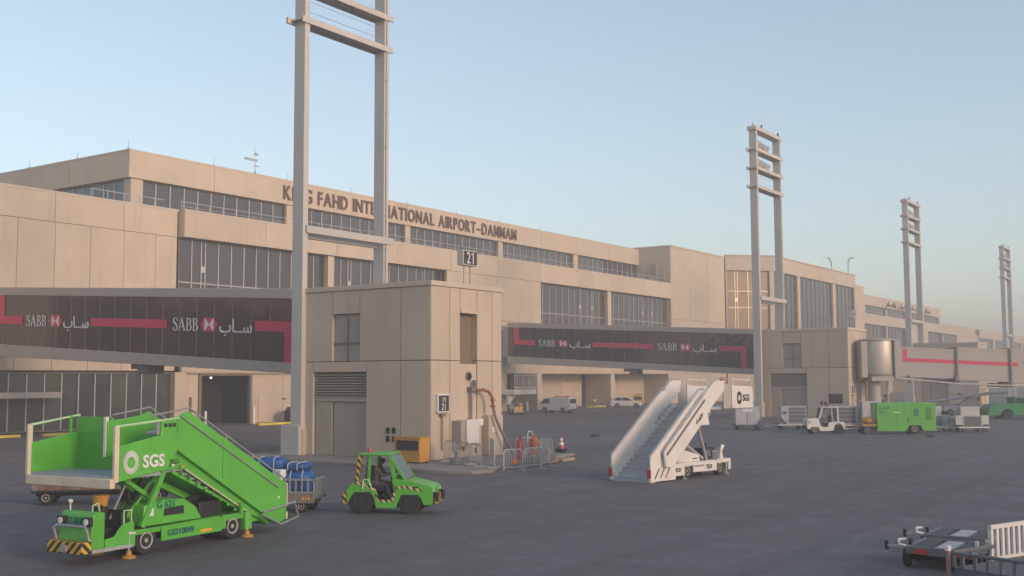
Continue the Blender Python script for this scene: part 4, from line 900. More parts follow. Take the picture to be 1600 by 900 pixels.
def white_stairs():
    t = thing('passenger_stairs', 'white passenger boarding stairs truck with its steps facing the camera', 'boarding stairs', (39.85, 20.45, 0), R(-9), 'aircraft boarding stairs')
    W = 1.95
    lo = [(-.3, .1), (-.25, 1.02), (3.0, 3.42), (3.3, 3.6), (3.55, 3.62), (3.5, 3.1), (1.42, .6), (1.38, .2)]
    up = [(.58, .6), (.46, 1.15), (.58, 1.3), (4.1, 3.98), (4.34, 4.06), (4.98, 4.06), (4.9, 3.6), (3.65, 2.74), (3.62, 2.62), (3.76, 2.2), (3.08, 2.19), (1.06, .58)]
    for y, s in ((0., -1), (W, 1)):
        MB().prism(lo, y-.03, y+.03).build('lower_flank_panel', 'white', t, bevel=.012); a, b = sorted((y+s*.13, y+s*.19)); MB().prism(up, a, b).build('upper_flank_panel', 'white', t, bevel=.012)
        MB().tube([(-.27, y, .3), (-.27, y, 1.08), (2.98, y, 3.5), (3.25, y, 3.7), (3.62, y, 3.7)], .035).build('handrail', 'galv', t)
        yy = y+s*.16; MB().tube([(.5, yy, .62), (.44, yy, 1.2), (.6, yy, 1.38), (4.1, yy, 4.08), (4.36, yy, 4.16), (5.0, yy, 4.14)], .03).build('handrail', 'galv', t)
        MB().bar((.62, y+s*.2, 1.1), (3.4, y+s*.2, 3.25), .03, .1).build('guide_rail', 'hose', t)
        for k in range(3): MB().bar((.0+.36*k, y+s*.05, .16), (.3+.36*k, y+s*.05, .56), .02, .05).build('brace', 'hose', t)
        MB().prism([(-.3, .06), (1.4, .06), (1.42, .18), (-.3, .16)], y-.06, y+.06).build('base_rail', 'white', t)
        MB().box(-.36, -.3, y-.08, y+.08, .2, .55).build('reflector', 'pinkred', t)
    n = 17
    for k in range(n):
        x = -.2+(3.9+.2)*k/(n-1); z = .16+(2.85-.16)*k/(n-1)
        MB().box(x, x+.3, .12, W-.12, z-.02, z+.015).box(x, x+.015, .12, W-.12, z-.17, z).build('stair_tread', 'tread', t)
        for y in (.03, W-.15): MB().box(x, x+.27, y, y+.12, z-.15, z+.2).build('stair_cheek', 'white', t)
    MB().prism([(-.2, .0), (.2, .0), (4.2, 2.6), (4.2, 2.75)], .05, W-.05).build('stair_underside', 'galv', t)
    MB().box(4.0, 7.15, -.05, W+.05, 2.82, 2.92).build('platform_floor', 'tread', t)
    for y in (-.22, W+.16):
        MB().prism([(5.5, 2.85), (5.5, 3.85), (7.1, 3.78), (7.22, 3.6), (7.25, 2.85)], y, y+.06).build('platform_side_panel', 'white', t, bevel=.012)
        MB().tube([(5.55, y+.03, 3.5), (5.55, y+.03, 4.1), (7.0, y+.03, 4.06), (7.15, y+.03, 3.7)], .04).build('platform_rail', 'white', t)
        MB().box(4.9, 5.5, y+.05, y+.09, 2.85, 3.9).build('platform_screen', 'walk', t)
    sgs(t, 6.06, -.235, 3.3, .42, m='black', wide=.8)
    MB().text('G-629', .26, frame((2.75, -.2, 2.22), (.82, 0, .57), (-.57*.2, 0, 1)), .012, .012, .9).build('fleet_number', 'black', t)
    MB().cyl((5.2, .05, 3.9), (5.2, .05, 4.2), .12, n=10).build('warning_beacon', 'pinkred', t)
    # truck below
    by0, by1 = .1, 1.55
    MB().box(1.3, 5.75, by0+.05, by1-.05, .5, .66).build('deck', 'white', t, bevel=.02)
    for y in (by0, by1-.06):
        MB().prism([(2.92, .24), (4.7, .22), (4.7, .63), (2.92, .63)], y, y+.06).build('side_skirt', 'white', t, bevel=.012)
        MB().prism([(1.35, .16), (2.28, .16), (2.28, .66), (1.35, .66)], y-.001, y+.06).build('rear_panel', 'white', t, bevel=.012)
        MB().prism([(2.28, .56), (2.92, .56), (2.92, .68), (2.28, .68)], y-.003, y+.3).build('fender', 'white', t)
        MB().prism([(4.7, .56), (5.78, .54), (5.78, .68), (4.7, .68)], y-.003, y+.3).build('fender', 'white', t)
        MB().prism([(5.6, .2), (5.78, .2), (5.78, .56), (5.6, .56)], y-.002, y+.3).build('front_panel', 'white', t)
    MB().text('TLD', .24, frame((3.85, by0-.012, .34), (1, 0, 0), (0, 0, 1)), .012, .015).build('maker_print', 'black', t); MB().text('TLD', .22, frame((1.6, by0-.015, .33), (1, 0, 0), (0, 0, 1)), .012, .012).build('maker_print', 'black', t)
    MB().box(3.0, 3.7, by0-.012, by0, .46, .52).build('serial_plate', 'hose', t)
    MB().prism([(1.95, .66), (2.1, 1.12), (2.6, 1.15), (3.5, .94), (3.62, .66)], .2, 1.45).build('engine_cover', 'white', t, bevel=.05)
    MB().box(3.0, 3.4, .19, .21, .78, .82).build('cover_handle', 'black', t)
    for y in (.3, 1.5):
        MB().bar((3.6, y, 2.1), (4.2, y, .66), .08, .12).build('support_strut', 'galv', t); MB().bar((2.5, y+.05, 1.5), (4.0, y+.05, .75), .07, .1).build('scissor_arm', 'galv', t); MB().bar((3.55, y+.1, 2.15), (2.4, y+.1, 1.05), .07, .1).build('scissor_arm', 'galv', t)
    MB().bar((2.7, .9, 1.65), (3.7, .9, .8), .1).build('hydraulic_ram', 'hose', t)
    MB().box(4.5, 4.9, .5, 1.1, .66, .8).build('seat', 'black', t, bevel=.04); MB().box(4.45, 4.55, .5, 1.1, .75, 1.15).build('seat_back', 'black', t, bevel=.03)
    MB().cyl((5.1, .6, .66), (5.0, .6, 1.08), .03, n=6).build('steering_column', 'black', t)
    s_ = MB(); s_.tube([(5.0+.03*math.cos(a), .6+.18*math.sin(a), 1.1+.05*math.cos(a)) for a in [k*.524 for k in range(12)]], .022, 6, closed=True); s_.build('steering_wheel', 'black', t)
    MB().tube([(4.75, .12, .66), (4.75, .12, 1.12), (5.0, .12, 1.12), (5.0, .12, .66)], .022).build('grab_handle', 'galv', t)
    MB().prism([(5.2, .66), (5.3, 1.0), (5.45, 1.02), (5.55, .66)], .3, 1.4).build('dash_cowl', 'white', t, bevel=.03); MB().cyl((5.45, .4, 1.0), (5.6, .4, 1.22), .07, .11, 10).build('work_lamp', 'lamp', t); MB().cyl((5.2, 1.0, 1.0), (5.2, 1.0, 1.3), .05, n=8).build('lamp_stalk', 'black', t)
    for x in (2.58, 5.05):
        for y in (.3, 1.35): wheel(t, x, y, .31, .31, .24)
    for x in (2.3, 5.5): MB().cyl((x, .16, .05), (x, .16, .6), .03, n=8).lathe([(.14, 0), (.14, .03), (.03, .06)], 12, Matrix.Translation((x, .16, .003))).build('jack_leg', 'galv', t)
white_stairs()

def green_tug():
    t = thing('baggage_tractor', 'green baggage tractor with an open cab and striped rear posts, being driven', 'tractor', (26.06, 23.6, 0), R(-63.8), 'apron tractors')
    w = 1.2
    body = [(-.45, .32), (-.5, .62), (-.36, .86), (-.22, .96), (.22, .97), (.3, .74), (.5, .72), (.58, .44), (1.02, .44), (1.12, .74), (1.0, 1.0), (1.04, 1.1), (1.48, 1.05), (2.2, .88), (2.3, .82), (2.29, .3), (2.02, .28), (1.92, .5), (1.84, .6), (1.3, .6), (1.24, .48), (1.12, .18), (.5, .18), (.42, .5), (.3, .68), (-.2, .66), (-.36, .45), (-.4, .32)]
    for y in (0, w-.06): MB().prism(body, y, y+.06).build('side_panel', 'green', t, bevel=.014)
    MB().prism([(1.0, .75), (1.04, 1.1), (1.48, 1.05), (2.2, .88), (2.3, .82), (2.29, .32), (1.95, .32), (1.9, .6)], .061, w-.061).build('bonnet', 'green', t, bevel=.03)
    MB().prism([(-.45, .4), (-.5, .62), (-.36, .86), (-.22, .955), (.22, .965), (.28, .75), (-.1, .7), (-.38, .5)], .061, w-.061).build('rear_deck', 'green', t, bevel=.02)
    MB().box(.3, 1.1, .06, w-.06, .3, .42).build('cab_floor', 'black', t); MB().box(-.3, 2.1, .3, w-.3, .2, .45).build('chassis', 'black', t)
    # cab frame
    MB().box(-.07, .95, -.03, w+.03, 1.8, 1.87).build('cab_roof', 'green', t, bevel=.025)
    for y in (.04, w-.04):
        MB().bar((-.12, y, .94), (-.03, y, 1.82), .1, .1).build('rear_post', 'haz', t)
        MB().bar((.25, y, .96), (.3, y, 1.82), .08, .1).build('cab_post', 'green', t)
        MB().bar((.9, y, 1.82), (1.44, y, 1.04), .06, .08).build('windscreen_post', 'green', t)
        MB().prism([(.86, 1.82), (.98, 1.82), (1.16, 1.14), (1.02, 1.08)], y-.02, y+.02).build('windscreen_side', 'green', t)
    MB().prism([(.93, 1.79), (.96, 1.8), (1.44, 1.08), (1.41, 1.06)], .08, w-.08).build('windscreen', 'cglass', t); MB().bar((1.1, .5, 1.55), (1.35, .75, 1.2), .02).build('wiper', 'black', t)
    MB().cyl((.15, .5, 1.87), (.15, .5, 1.99), .075, .06, 12).build('warning_beacon', 'pinkred', t)
    MB().box(.1, .2, .25, w-.2, .9, 1.45).build('seat_back', 'black', t, bevel=.04); MB().box(.2, .68, .25, w-.2, .66, .86).build('seat', 'black', t, bevel=.04)
    MB().bar((1.12, .55, .9), (.95, .55, 1.16), .04).build('steering_column', 'black', t)
    s_ = MB(); s_.tube([(.93+.06*math.cos(a), .55+.18*math.sin(a), 1.18+.15*math.cos(a)) for a in [k*.524 for k in range(12)]], .02, 6, closed=True); s_.build('steering_wheel', 'black', t)
    MB().box(.95, 1.02, .1, w-.1, .9, 1.12).build('dashboard', 'black', t)
    MB().tube([(.06, -.02, .78), (.1, -.02, 1.06), (.26, -.02, 1.06), (.38, -.02, .74)], .025).build('grab_rail', 'lime', t)
    for pts in ([(-.22, .98), (.2, .9), (.34, .76), (.52, .76)], [(.5, .62), (.6, .4), (1.0, .4), (1.1, .66)], [(1.14, .82), (1.5, .84), (1.95, .72)]):
        m = MB()
        for a, b in zip(pts, pts[1:]): m.bar((a[0], -.006, a[1]), (b[0], -.006, b[1]), .02, .075)
        m.build('safety_tape', 'haz2', t)
    MB().prism([(-.56, .3), (-.62, .56), (-.48, .7), (-.4, .6), (-.4, .3)], 0, w).build('rear_bumper', 'haz', t, bevel=.02)
    MB().box(2.3, 2.36, .05, w-.05, .3, .62).build('front_bumper', 'haz', t, bevel=.01)
    for y in (.14, w-.14): MB().box(2.29, 2.46, y-.09, y+.09, .4, .68).build('rubber_buffer', 'black', t, bevel=.015); MB().cyl((2.3, y+.03, .74), (2.315, y+.03, .74), .05, n=10).build('headlight', 'lamp', t)
    MB().box(1.7, 1.84, -.01, .02, .82, .86).build('bonnet_latch', 'black', t); MB().box(-.74, -.55, w/2-.08, w/2+.08, .3, .5).build('tow_hitch', 'black', t)
    for y in (.14, w-.14): wheel(t, 0, y, .42, .42, .27, 'tyre'); wheel(t, 1.56, y, .36, .36, .24, 'tyre')
    return t
green_tug()

# ------------------------------------------------------------------ people
def skin(V, E_, name, m, parent, sub=1):
    me = bpy.data.meshes.new(name); me.from_pydata([tuple(c*K for c in v[:3]) for v in V], E_, []); me.materials.append(M[m])
    o = bpy.data.objects.new(name, me); C.objects.link(o); o.parent = parent
    md = o.modifiers.new('skin', 'SKIN'); md.use_smooth_shade = True
    for i, sv in enumerate(me.skin_vertices[0].data):
        r = V[i][3]*K; sv.radius = (r, (V[i][4] if len(V[i]) > 4 else V[i][3])*K); sv.use_root = (i == 0)
    if sub: s = o.modifiers.new('sub', 'SUBSURF'); s.levels = sub; s.render_levels = sub
    return o
def person(loc, rz, label, J, top, legs, vest=None, head_cover=None):
    # J: joint positions (forward x, left y, up z) of one figure; the body is one skinned surface
    t = thing('person', label, 'person', loc, rz)
    P, N, H = J['pelvis'], J['neck'], J['head']
    V, E_ = [], []
    def v(p, r, r2=None): V.append((*p, r, r2 or r)); return len(V)-1
    def ch(a, *pts):
        for p in pts: b = v(p[0], *p[1:]); E_.append((a, b)); a = b
        return a
    mid = lambda a, b, s=.5: tuple(x+(y-x)*s for x, y in zip(a, b))
    pel = v(P, .125, .10); sp = ch(pel, (mid(P, N, .45), .115, .09), (mid(P, N, .8), .14, .09)); nk = ch(sp, (N, .05))
    hd = ch(nk, (mid(N, H, .6), .06), (H, .085, .075), ((H[0], H[1], H[2]+.09), .055))
    E_.append((V.index(V[hd-1]), len(V))); v((H[0]+.085*math.cos(J.get('look', 0)), H[1]+.085*math.sin(J.get('look', 0)), H[2]-.005), .014)     # nose
    for s in ('l', 'r'):
        sh, el, wr = J['sh'+s], J['el'+s], J['wr'+s]; h = ch(sp, (sh, .055), (el, .038), (wr, .025))
        d = Vector(wr)-Vector(el); d.normalize(); hp = tuple(Vector(wr)+d*.05); hh = ch(h, (hp, .027, .014))
        side = d.cross(Vector((0, 0, 1))); side = side.normalized() if side.length > .1 else Vector((0, 1, 0))
        for k, ln in enumerate((.055, .065, .06, .045)):
            b = Vector(hp)+d*.02+side*(.018-.012*k); ch(hh, (tuple(b), .006), (tuple(b+d*ln*.6+Vector((0, 0, -.01))), .006), (tuple(b+d*ln*.85+Vector((0, 0, -.03))), .005))
        ch(h, (tuple(Vector(wr)+d*.03+side*.035), .008), (tuple(Vector(wr)+d*.06+side*.045), .007))
        ch(pel, (J['hip'+s], .085), (J['kn'+s], .056), (J['an'+s], .036), (tuple(Vector(J['an'+s])+Vector((.13, 0, -.045))), .035, .028))
    skin(V, E_, 'body', 'skin', t)
    V2, E2 = [(*P, .15, .12), (*mid(P, N, .45), .14, .11), (*mid(P, N, .82), .165, .11), (*mid(P, N, .97), .06, .06)], [(0, 1), (1, 2), (2, 3)]
    for s in ('l', 'r'):
        b = len(V2); V2 += [(*J['sh'+s], .072), (*J['el'+s], .054), (*mid(J['el'+s], J['wr'+s], .85), .04)]; E2 += [(2, b), (b, b+1), (b+1, b+2)]
    skin(V2, E2, 'shirt', top, t)
    V3, E3 = [(*P, .148, .12)], []
    for s in ('l', 'r'):
        b = len(V3); V3 += [(*J['hip'+s], .105), (*J['kn'+s], .073), (*J['an'+s], .057)]; E3 += [(0, b), (b, b+1), (b+1, b+2)]
    skin(V3, E3, 'trousers', legs, t)
    for s in ('l', 'r'):
        a = Vector(J['an'+s]); MB().ell((a.x+.07, a.y, a.z-.05), (.14, .05, .045), 10, 6).build('shoe', 'black', t)
    if vest: skin([(*P, .155, .128), (*mid(P, N, .5), .152, .122), (*mid(P, N, .84), .176, .122)], [(0, 1), (1, 2)], 'vest', vest, t)
    MB().ell((H[0]-.015, H[1], H[2]+.045), (.098, .088, .085), 12, 8).build('hair' if not head_cover else 'head_cover', head_cover or 'hair', t)
    for q in (-.03, .03):
        a = J.get('look', 0); MB().ell((H[0]+.078*math.cos(a)-q*math.sin(a), H[1]+.078*math.sin(a)+q*math.cos(a), H[2]+.02), (.008, .008, .007), 6, 5).build('eye', 'black', t)
    return t
def standing(k=1., swing=.06, fold=False):
    z = lambda a: a/1.75*1.48*k
    J = dict(pelvis=(0, 0, z(.95)), neck=(0.01, 0, z(1.48)), head=(.03, 0, z(1.63)))
    for s, q in (('l', 1), ('r', -1)):
        J['sh'+s] = (0, .155*q, z(1.40)); J['el'+s] = (-.03+.04*q*swing*10, .2*q, z(1.12)); J['wr'+s] = (.08, .19*q, z(.9))
        J['hip'+s] = (0, .075*q, z(.88)); J['kn'+s] = (.02+swing*q, .085*q, z(.48)); J['an'+s] = (-.02+swing*q*1.4, .09*q, z(.09))
    return J
person((132.5, 77.0, 0), R(-120), 'worker in a yellow high visibility suit walking by the terminal bay', standing(), 'hivis', 'khaki', 'hivis')
person((116.6, 75.7, 0), R(-100), 'worker in a mint green vest and pale head cloth in front of the white van', standing(1.06), 'white_v', 'black', 'teal', 'white_v')
# the tractor driver sits in the cab, hands on the wheel, looking ahead
dj = dict(pelvis=(.38, .55, .93), neck=(.46, .55, 1.42), head=(.56, .55, 1.57), shl=(.46, .70, 1.35), shr=(.46, .40, 1.35), ell=(.62, .76, 1.16), elr=(.62, .34, 1.16), wrl=(.83, .68, 1.22), wrr=(.83, .42, 1.22),
          hipl=(.42, .64, .9), hipr=(.42, .45, .9), knl=(.76, .66, .92), knr=(.78, .40, .86), anl=(.86, .66, .54), anr=(.82, .38, .52), look=-.3)
person((26.06, 23.6, 0), R(-63.8), 'driver in khaki clothes seated at the wheel of the green tractor', dj, 'khaki', 'trou', None)

# ------------------------------------------------------------------ carts behind the tractor
def cart(name, label, cat, loc, rz, Ln, Wd, deck, deckm, wh=.2, group=None):
    t = thing(name, label, cat, loc, rz, group)
    MB().box(0, Ln, 0, Wd, deck-.1, deck).build('deck', deckm, t, bevel=.015); MB().box(.1, Ln-.1, .25, Wd-.25, deck-.22, deck-.1).build('chassis', 'black', t)
    for x in (.45, Ln-.45):
        MB().cyl((x, .1, wh), (x, Wd-.1, wh), .05, n=8).build('axle', 'black', t)
        for y in (.12, Wd-.12): wheel(t, x, y, wh, wh, .12, 'rim', .55)
    MB().bar((Ln, Wd/2, .3), (Ln+.85, Wd/2, .34), .07).build('tow_bar', 'galv', t)
    return t
u_ = (math.cos(R(-63.8)), math.sin(R(-63.8))); n_v = (-u_[1], u_[0])
def tl(x, y): return (26.06+u_[0]*x+n_v[0]*y, 23.6+u_[1]*x+n_v[1]*y, 0)
bc = cart('baggage_cart', 'slatted grey baggage cart with blue wrapped bags behind the green tractor', 'baggage cart', tl(-4.0, .05), R(-63.8), 2.5, 1.2, .5, 'alu_d')
MB().box(0, 2.5, -.03, 0, .3, .62).build('side_board', 'hose', bc, bevel=.01)
for y in (.0, 1.15):
    MB().box(0, 2.5, y, y+.05, 1.0, 1.06).box(0, 2.5, y, y+.05, .62, .66).build('side_rail', 'galv', bc)
    for k in range(13): MB().box(.05+.2*k, .1+.2*k, y+.005, y+.045, .5, 1.0).build('slat', 'galv', bc)
for x in (.0, 2.45):
    MB().box(x, x+.05, 0, 1.2, 1.0, 1.06).build('end_rail', 'galv', bc)
    for k in range(6): MB().box(x+.005, x+.045, .05+.21*k, .1+.21*k, .5, 1.0).build('slat', 'galv', bc)
for k in range(3): MB().box(2.1+.1*k, 2.15+.1*k, -.04, -.028, .4, .5).build('reflector', 'amber', bc)
def bag(cx, cy, z, sx, sy, sz, label, a=0.):
    m = MB(); n, r = 14, 9
    rnd = random.Random(int(cx*100+z*10)); v = []
    for i in range(r+1):
        ph = math.pi*i/r
        for j in range(n):
            th = 2*math.pi*j/n; e = .55
            f = lambda q: math.copysign(abs(q)**e, q)
            k = 1+rnd.uniform(-.05, .05)
            v.append((sx*f(math.cos(th))*max(.02, abs(math.sin(ph))**e)*k, sy*f(math.sin(th))*max(.02, abs(math.sin(ph))**e)*k, sz*(f(-math.cos(ph)))*k))
    m.add(v, [(i*n+j, i*n+(j+1) % n, (i+1)*n+(j+1) % n, (i+1)*n+j) for i in range(r) for j in range(n)])
    w = tl(cx, cy); t = thing('wrapped_bag', label, 'bag', (w[0], w[1], z+sz), R(-63.8)+a, 'blue wrapped bags on the cart')
    m.build('bag_cover', 'blue', t, smooth=50)
    s = MB()
    for q in (-.35, .4): s.tube([(sx*q, -sy*1.0, -sz*.8), (sx*q, -sy*1.03, sz*.6), (sx*q, -sy*.7, sz*1.03), (sx*q, sy*.7, sz*1.03), (sx*q, sy*1.03, .6*sz)], .012, 5)
    s.build('strap', 'white_v', t)
bag(-3.35, .62, .5, .6, .5, .42, 'large blue wrapped bag low at the rear of the slatted cart'); bag(-2.2, .62, .5, .5, .5, .4, 'blue wrapped bag low at the front of the slatted cart', .1)
bag(-3.2, .55, 1.3, .62, .46, .2, 'flat blue wrapped bag on top of the pile at the rear of the cart', .15); bag(-2.25, .6, 1.28, .42, .42, .13, 'small blue wrapped bag on top at the front of the cart', -.1)
w = tl(-2.72, .2); o = MB().box(-.12, .12, -.2, .2, 0, .34).build('pink_parcel', 'white_v', loc=(w[0], w[1], 1.0), bevel=.03); tag(o, 'small pale parcel squeezed between the blue bags', 'parcel')
bt = cart('flat_trailer', 'long dark trailer with brown side boards behind the green stairs', 'trailer', (21.75, 34.45, 0), R(-45), 4.5, 1.35, .5, 'black', .24)
for k in range(23):
    MB().box(.02+.195*k, .20+.195*k, -.04, .0+.004*(k % 3), .48, 1.0-.01*(k % 4)).build('side_board', 'brown' if k % 7 else 'hose', bt)
MB().box(0, 4.5, -.05, -.042, .42, .5).build('edge_rail', 'black', bt)
for k in range(4): MB().box(.3+1.05*k, 1.15+1.05*k, .2, 1.2, .5, 1.15-.1*(k % 2)).build('crate', 'brown' if k != 2 else 'orange', bt, bevel=.02)

# ------------------------------------------------------------------ around pier 21
t = thing('equipment_cabinet', 'orange yellow steel cabinet with a dark opening at the pier corner', 'cabinet', (41.25, 33.6, .15))
MB().box(0, .78, 0, 1.62, .06, 1.2).build('cabinet_body', 'orange', t, bevel=.02); MB().box(-.03, .81, -.03, 1.65, 1.2, 1.25).build('cabinet_top', 'orange', t, bevel=.01); MB().box(.05, .73, .05, 1.57, 0, .06).build('plinth', 'black', t)
MB().box(-.012, .0, .1, 1.45, .6, 1.08).build('dark_opening', 'black', t); MB().box(-.03, -.0, .06, 1.5, .54, .6).build('opening_sill', 'orange', t)
cb = dup(t, (166.4, 33.8, .15), 0, 'small far orange cabinet at the corner of the farthest gate pier')
bp = [((43.2, 33.6), (42.62, 32.5), 'steel crowd barrier nearest the pier wall'), ((42.6, 32.45), (42.2, 31.3), 'steel crowd barrier with an orange flag, second from the pier wall'), ((42.1, 31.2), (41.3, 30.0), 'steel crowd barrier with round orange disc on the kerb'),
      ((43.0, 30.7), (41.0, 29.05), 'tall steel crowd barrier standing closest to the apron edge'), ((40.9, 28.5), (41.95, 28.15), 'steel crowd barrier with orange tag along the apron side'), ((42.0, 28.1), (43.45, 28.15), 'steel crowd barrier in front of the orange extinguisher'),
      ((43.5, 28.15), (45.0, 28.6), 'steel crowd barrier at the right corner of the enclosure'), ((46.9, 31.9), (48.3, 31.6), 'steel crowd barrier at the back near the grey hose'), ((48.4, 31.4), (47.7, 30.2), 'steel crowd barrier behind the red canister')]
for i, (a, b, l) in enumerate(bp):
    L = math.hypot(b[0]-a[0], b[1]-a[1]); z0 = 0 if a[1] < 28.6 else .15
    t = thing('crowd_barrier', l, 'barrier', (a[0], a[1], z0), math.atan2(b[1]-a[1], b[0]-a[0]), 'steel crowd barriers round the hydrant')
    hh = 1.22 if i == 3 else 1.0
    MB().tube([(0.02, 0, .06), (.02, 0, hh-.12), (.14, 0, hh), (L-.14, 0, hh), (L-.02, 0, hh-.12), (L-.02, 0, .06)], .027, 6).tube([(.02, 0, .2), (L-.02, 0, .2)], .018, 5).build('barrier_frame', 'galv', t)
    n = max(5, round(L/.15))
    for k in range(1, n): piece('barrier_bar', 'galv', t, (hh,), lambda: MB().cyl((0, 0, .2), (0, 0, hh), .015, n=5), (L*k/n, 0, 0))
    for x in (.12, L-.12): MB().box(x-.025, x+.025, -.28, .28, 0, .05).build('foot', 'galv', t)
    if i in (1, 2, 4, 6): MB().cyl((L*.55, -.03, hh-.28 if i != 4 else .45), (L*.55, -.05, hh-.28 if i != 4 else .45), .13, n=10).build('orange_disc', 'oran', t)
o = MB().box(-.28, .28, -.2, .2, 0, .32).box(-.05, .05, -.05, .05, .32, .6).build('barrier_weight', 'kerb', loc=(41.9, 31.9, .15), bevel=.03); tag(o, 'grey concrete weight block at the foot of the barriers', 'weight')
t = thing('wheeled_extinguisher', 'orange wheeled fire extinguisher with a white hose inside the barriers', 'fire extinguisher', (46.3, 30.4, .15))
MB().lathe([(.02, .1), (.19, .14), (.21, .3), (.21, .95), (.15, 1.08), (.06, 1.14), (.06, 1.22), (.02, 1.23)], 16).build('cylinder', 'oran', t); MB().lathe([(.215, .55), (.215, .6)], 16).build('band', 'galv', t)
MB().tube([(0, 0, 1.2), (-.15, .05, 1.4), (-.35, .1, 1.42), (-.42, .1, 1.25), (-.4, .1, .9)], .03).build('hose', 'white_v', t); MB().tube([(.1, 0, 1.1), (.6, .1, .9), (1.0, .2, .5), (1.2, .3, .1)], .02).build('hose', 'white_v', t)
for y in (-.22, .22): wheel(t, -.1, y, .16, .16, .06)
t = thing('extinguisher', 'dark red fire extinguisher standing left of the orange one', 'fire extinguisher', (45.9, 31.0, .15))
MB().lathe([(.14, 0), (.16, .05), (.16, .9), (.1, 1.0), (.04, 1.05), (.04, 1.15), (.01, 1.15)], 14).build('cylinder', 'pinkred', t); MB().box(-.05, .16, -.03, .03, 1.1, 1.16).build('handle', 'black', t); MB().tube([(.1, 0, 1.1), (.24, 0, .9), (.2, 0, .4)], .02).build('hose', 'black', t)
o = MB().box(-.3, 1.8, -.25, .25, 0, .34).build('hydrant_channel', 'hose', loc=(44.6, 29.4, .15), bevel=.03); tag(o, 'low grey duct box lying inside the steel barriers', 'duct')
t = thing('traffic_cone', 'red and white traffic cone on a black base right of the barriers', 'traffic cone', (51.6, 32.1, .15))
MB().box(-.24, .24, -.24, .24, 0, .22).build('base', 'black', t, bevel=.03); MB().lathe([(.17, .22), (.045, .86), (.02, .88)], 18).build('cone', 'pinkred', t)
for a, b in ((.40, .56), (.64, .76)): MB().lathe([(.175-.195*(a-.22)+.004, a), (.175-.195*(b-.22)+.004, b)], 18).build('reflective_band', 'white_v', t)
def debris(x, y, label):
    m = MB(); r = random.Random(3)
    for k in range(7): m.box(-.5+.14*k, -.4+.14*k+r.random()*.1, -.1+r.random()*.1, .1+r.random()*.1, 0, .06+r.random()*.1)
    tag(m.build('wheel_chock', 'black', loc=(x, y, .004), bevel=.01), label, 'wheel chock')
debris(69.1, 40.1, 'dark wheel chock lying alone on the apron left of the white stairs'); debris(80.0, 19.6, 'dark wheel chock on the apron at the rear of the green power unit')

# ------------------------------------------------------------------ ground power unit
def gpu():
    t = thing('ground_power_unit', 'bright green box trailer ground power unit with striped towing front', 'power unit', (83.9, 21.66, 0), R(-55.6))
    MB().prism([(-2.75, .2), (-.62, .2), (-.42, .62), (.42, .62), (.62, .2), (1.5, .2), (1.57, .35), (1.57, 2.2), (1.5, 2.28), (-2.7, 2.28), (-2.75, 2.2)], 0, 1.5).build('housing', 'green', t, bevel=.03)
    MB().box(-.05, .3, -.02, 0, 1.3, 1.85).build('meter_panel', 'green_d', t, bevel=.01)
    lv = MB(); lv.box(.85, 1.25, -.012, 0, 1.0, 1.9)
    lv.build('vent_panel', 'black', t)
    for k in range(8): MB().box(.87, 1.23, -.04, -.012, 1.03+.105*k, 1.09+.105*k).build('vent_slat', 'green', t)
    MB().box(-.5, -.42, -.02, 0, .9, 1.15).build('door_latch', 'black', t); MB().box(-1.3, -1.28, -.006, 0, .25, 2.2).box(-.2, -.18, -.0055, 0, .7, 2.2).build('door_seam', 'green_d', t)
    MB().text('G 110', .3, frame((-2.6, -.012, 1.8), (1, 0, 0), (0, 0, 1)), .01, .012).build('unit_number', 'numblue', t); MB().text('GS 11', .2, frame((-2.6, -.012, 1.5), (1, 0, 0), (0, 0, 1)), .01, .01).build('serial_number', 'numblue', t)
    MB().box(-1.6, -1.0, -.01, 0, 1.52, 1.62).build('pale_stripe', 'lime', t)
    MB().box(-3.85, -2.75, .1, 1.4, .62, .72).build('front_deck', 'haz', t); MB().box(-3.85, -2.75, .06, .1, .55, .74).build('striped_edge', 'haz', t)
    MB().ell((-3.2, .7, .95), (.5, .5, .3), 12, 7).build('coiled_cable', 'orange', t); MB().cyl((-2.95, .2, .7), (-2.95, .2, 2.1), .04, n=6).build('post', 'galv', t); MB().cyl((-2.82, .9, .7), (-2.82, .9, 2.0), .04, n=6).build('post', 'galv', t)
    MB().bar((-3.8, .75, .4), (-5.0, .75, .35), .08).build('tow_bar', 'galv', t); MB().box(-3.8, 1.4, .3, 1.2, .28, .5).build('chassis', 'black', t)
    for y in (.16, 1.34): wheel(t, 0, y, .36, .36, .22); wheel(t, -3.5, y, .28, .28, .18)
    MB().box(1.5, 1.75, .4, 1.1, .22, .32).build('rear_step', 'galv', t)
gpu()

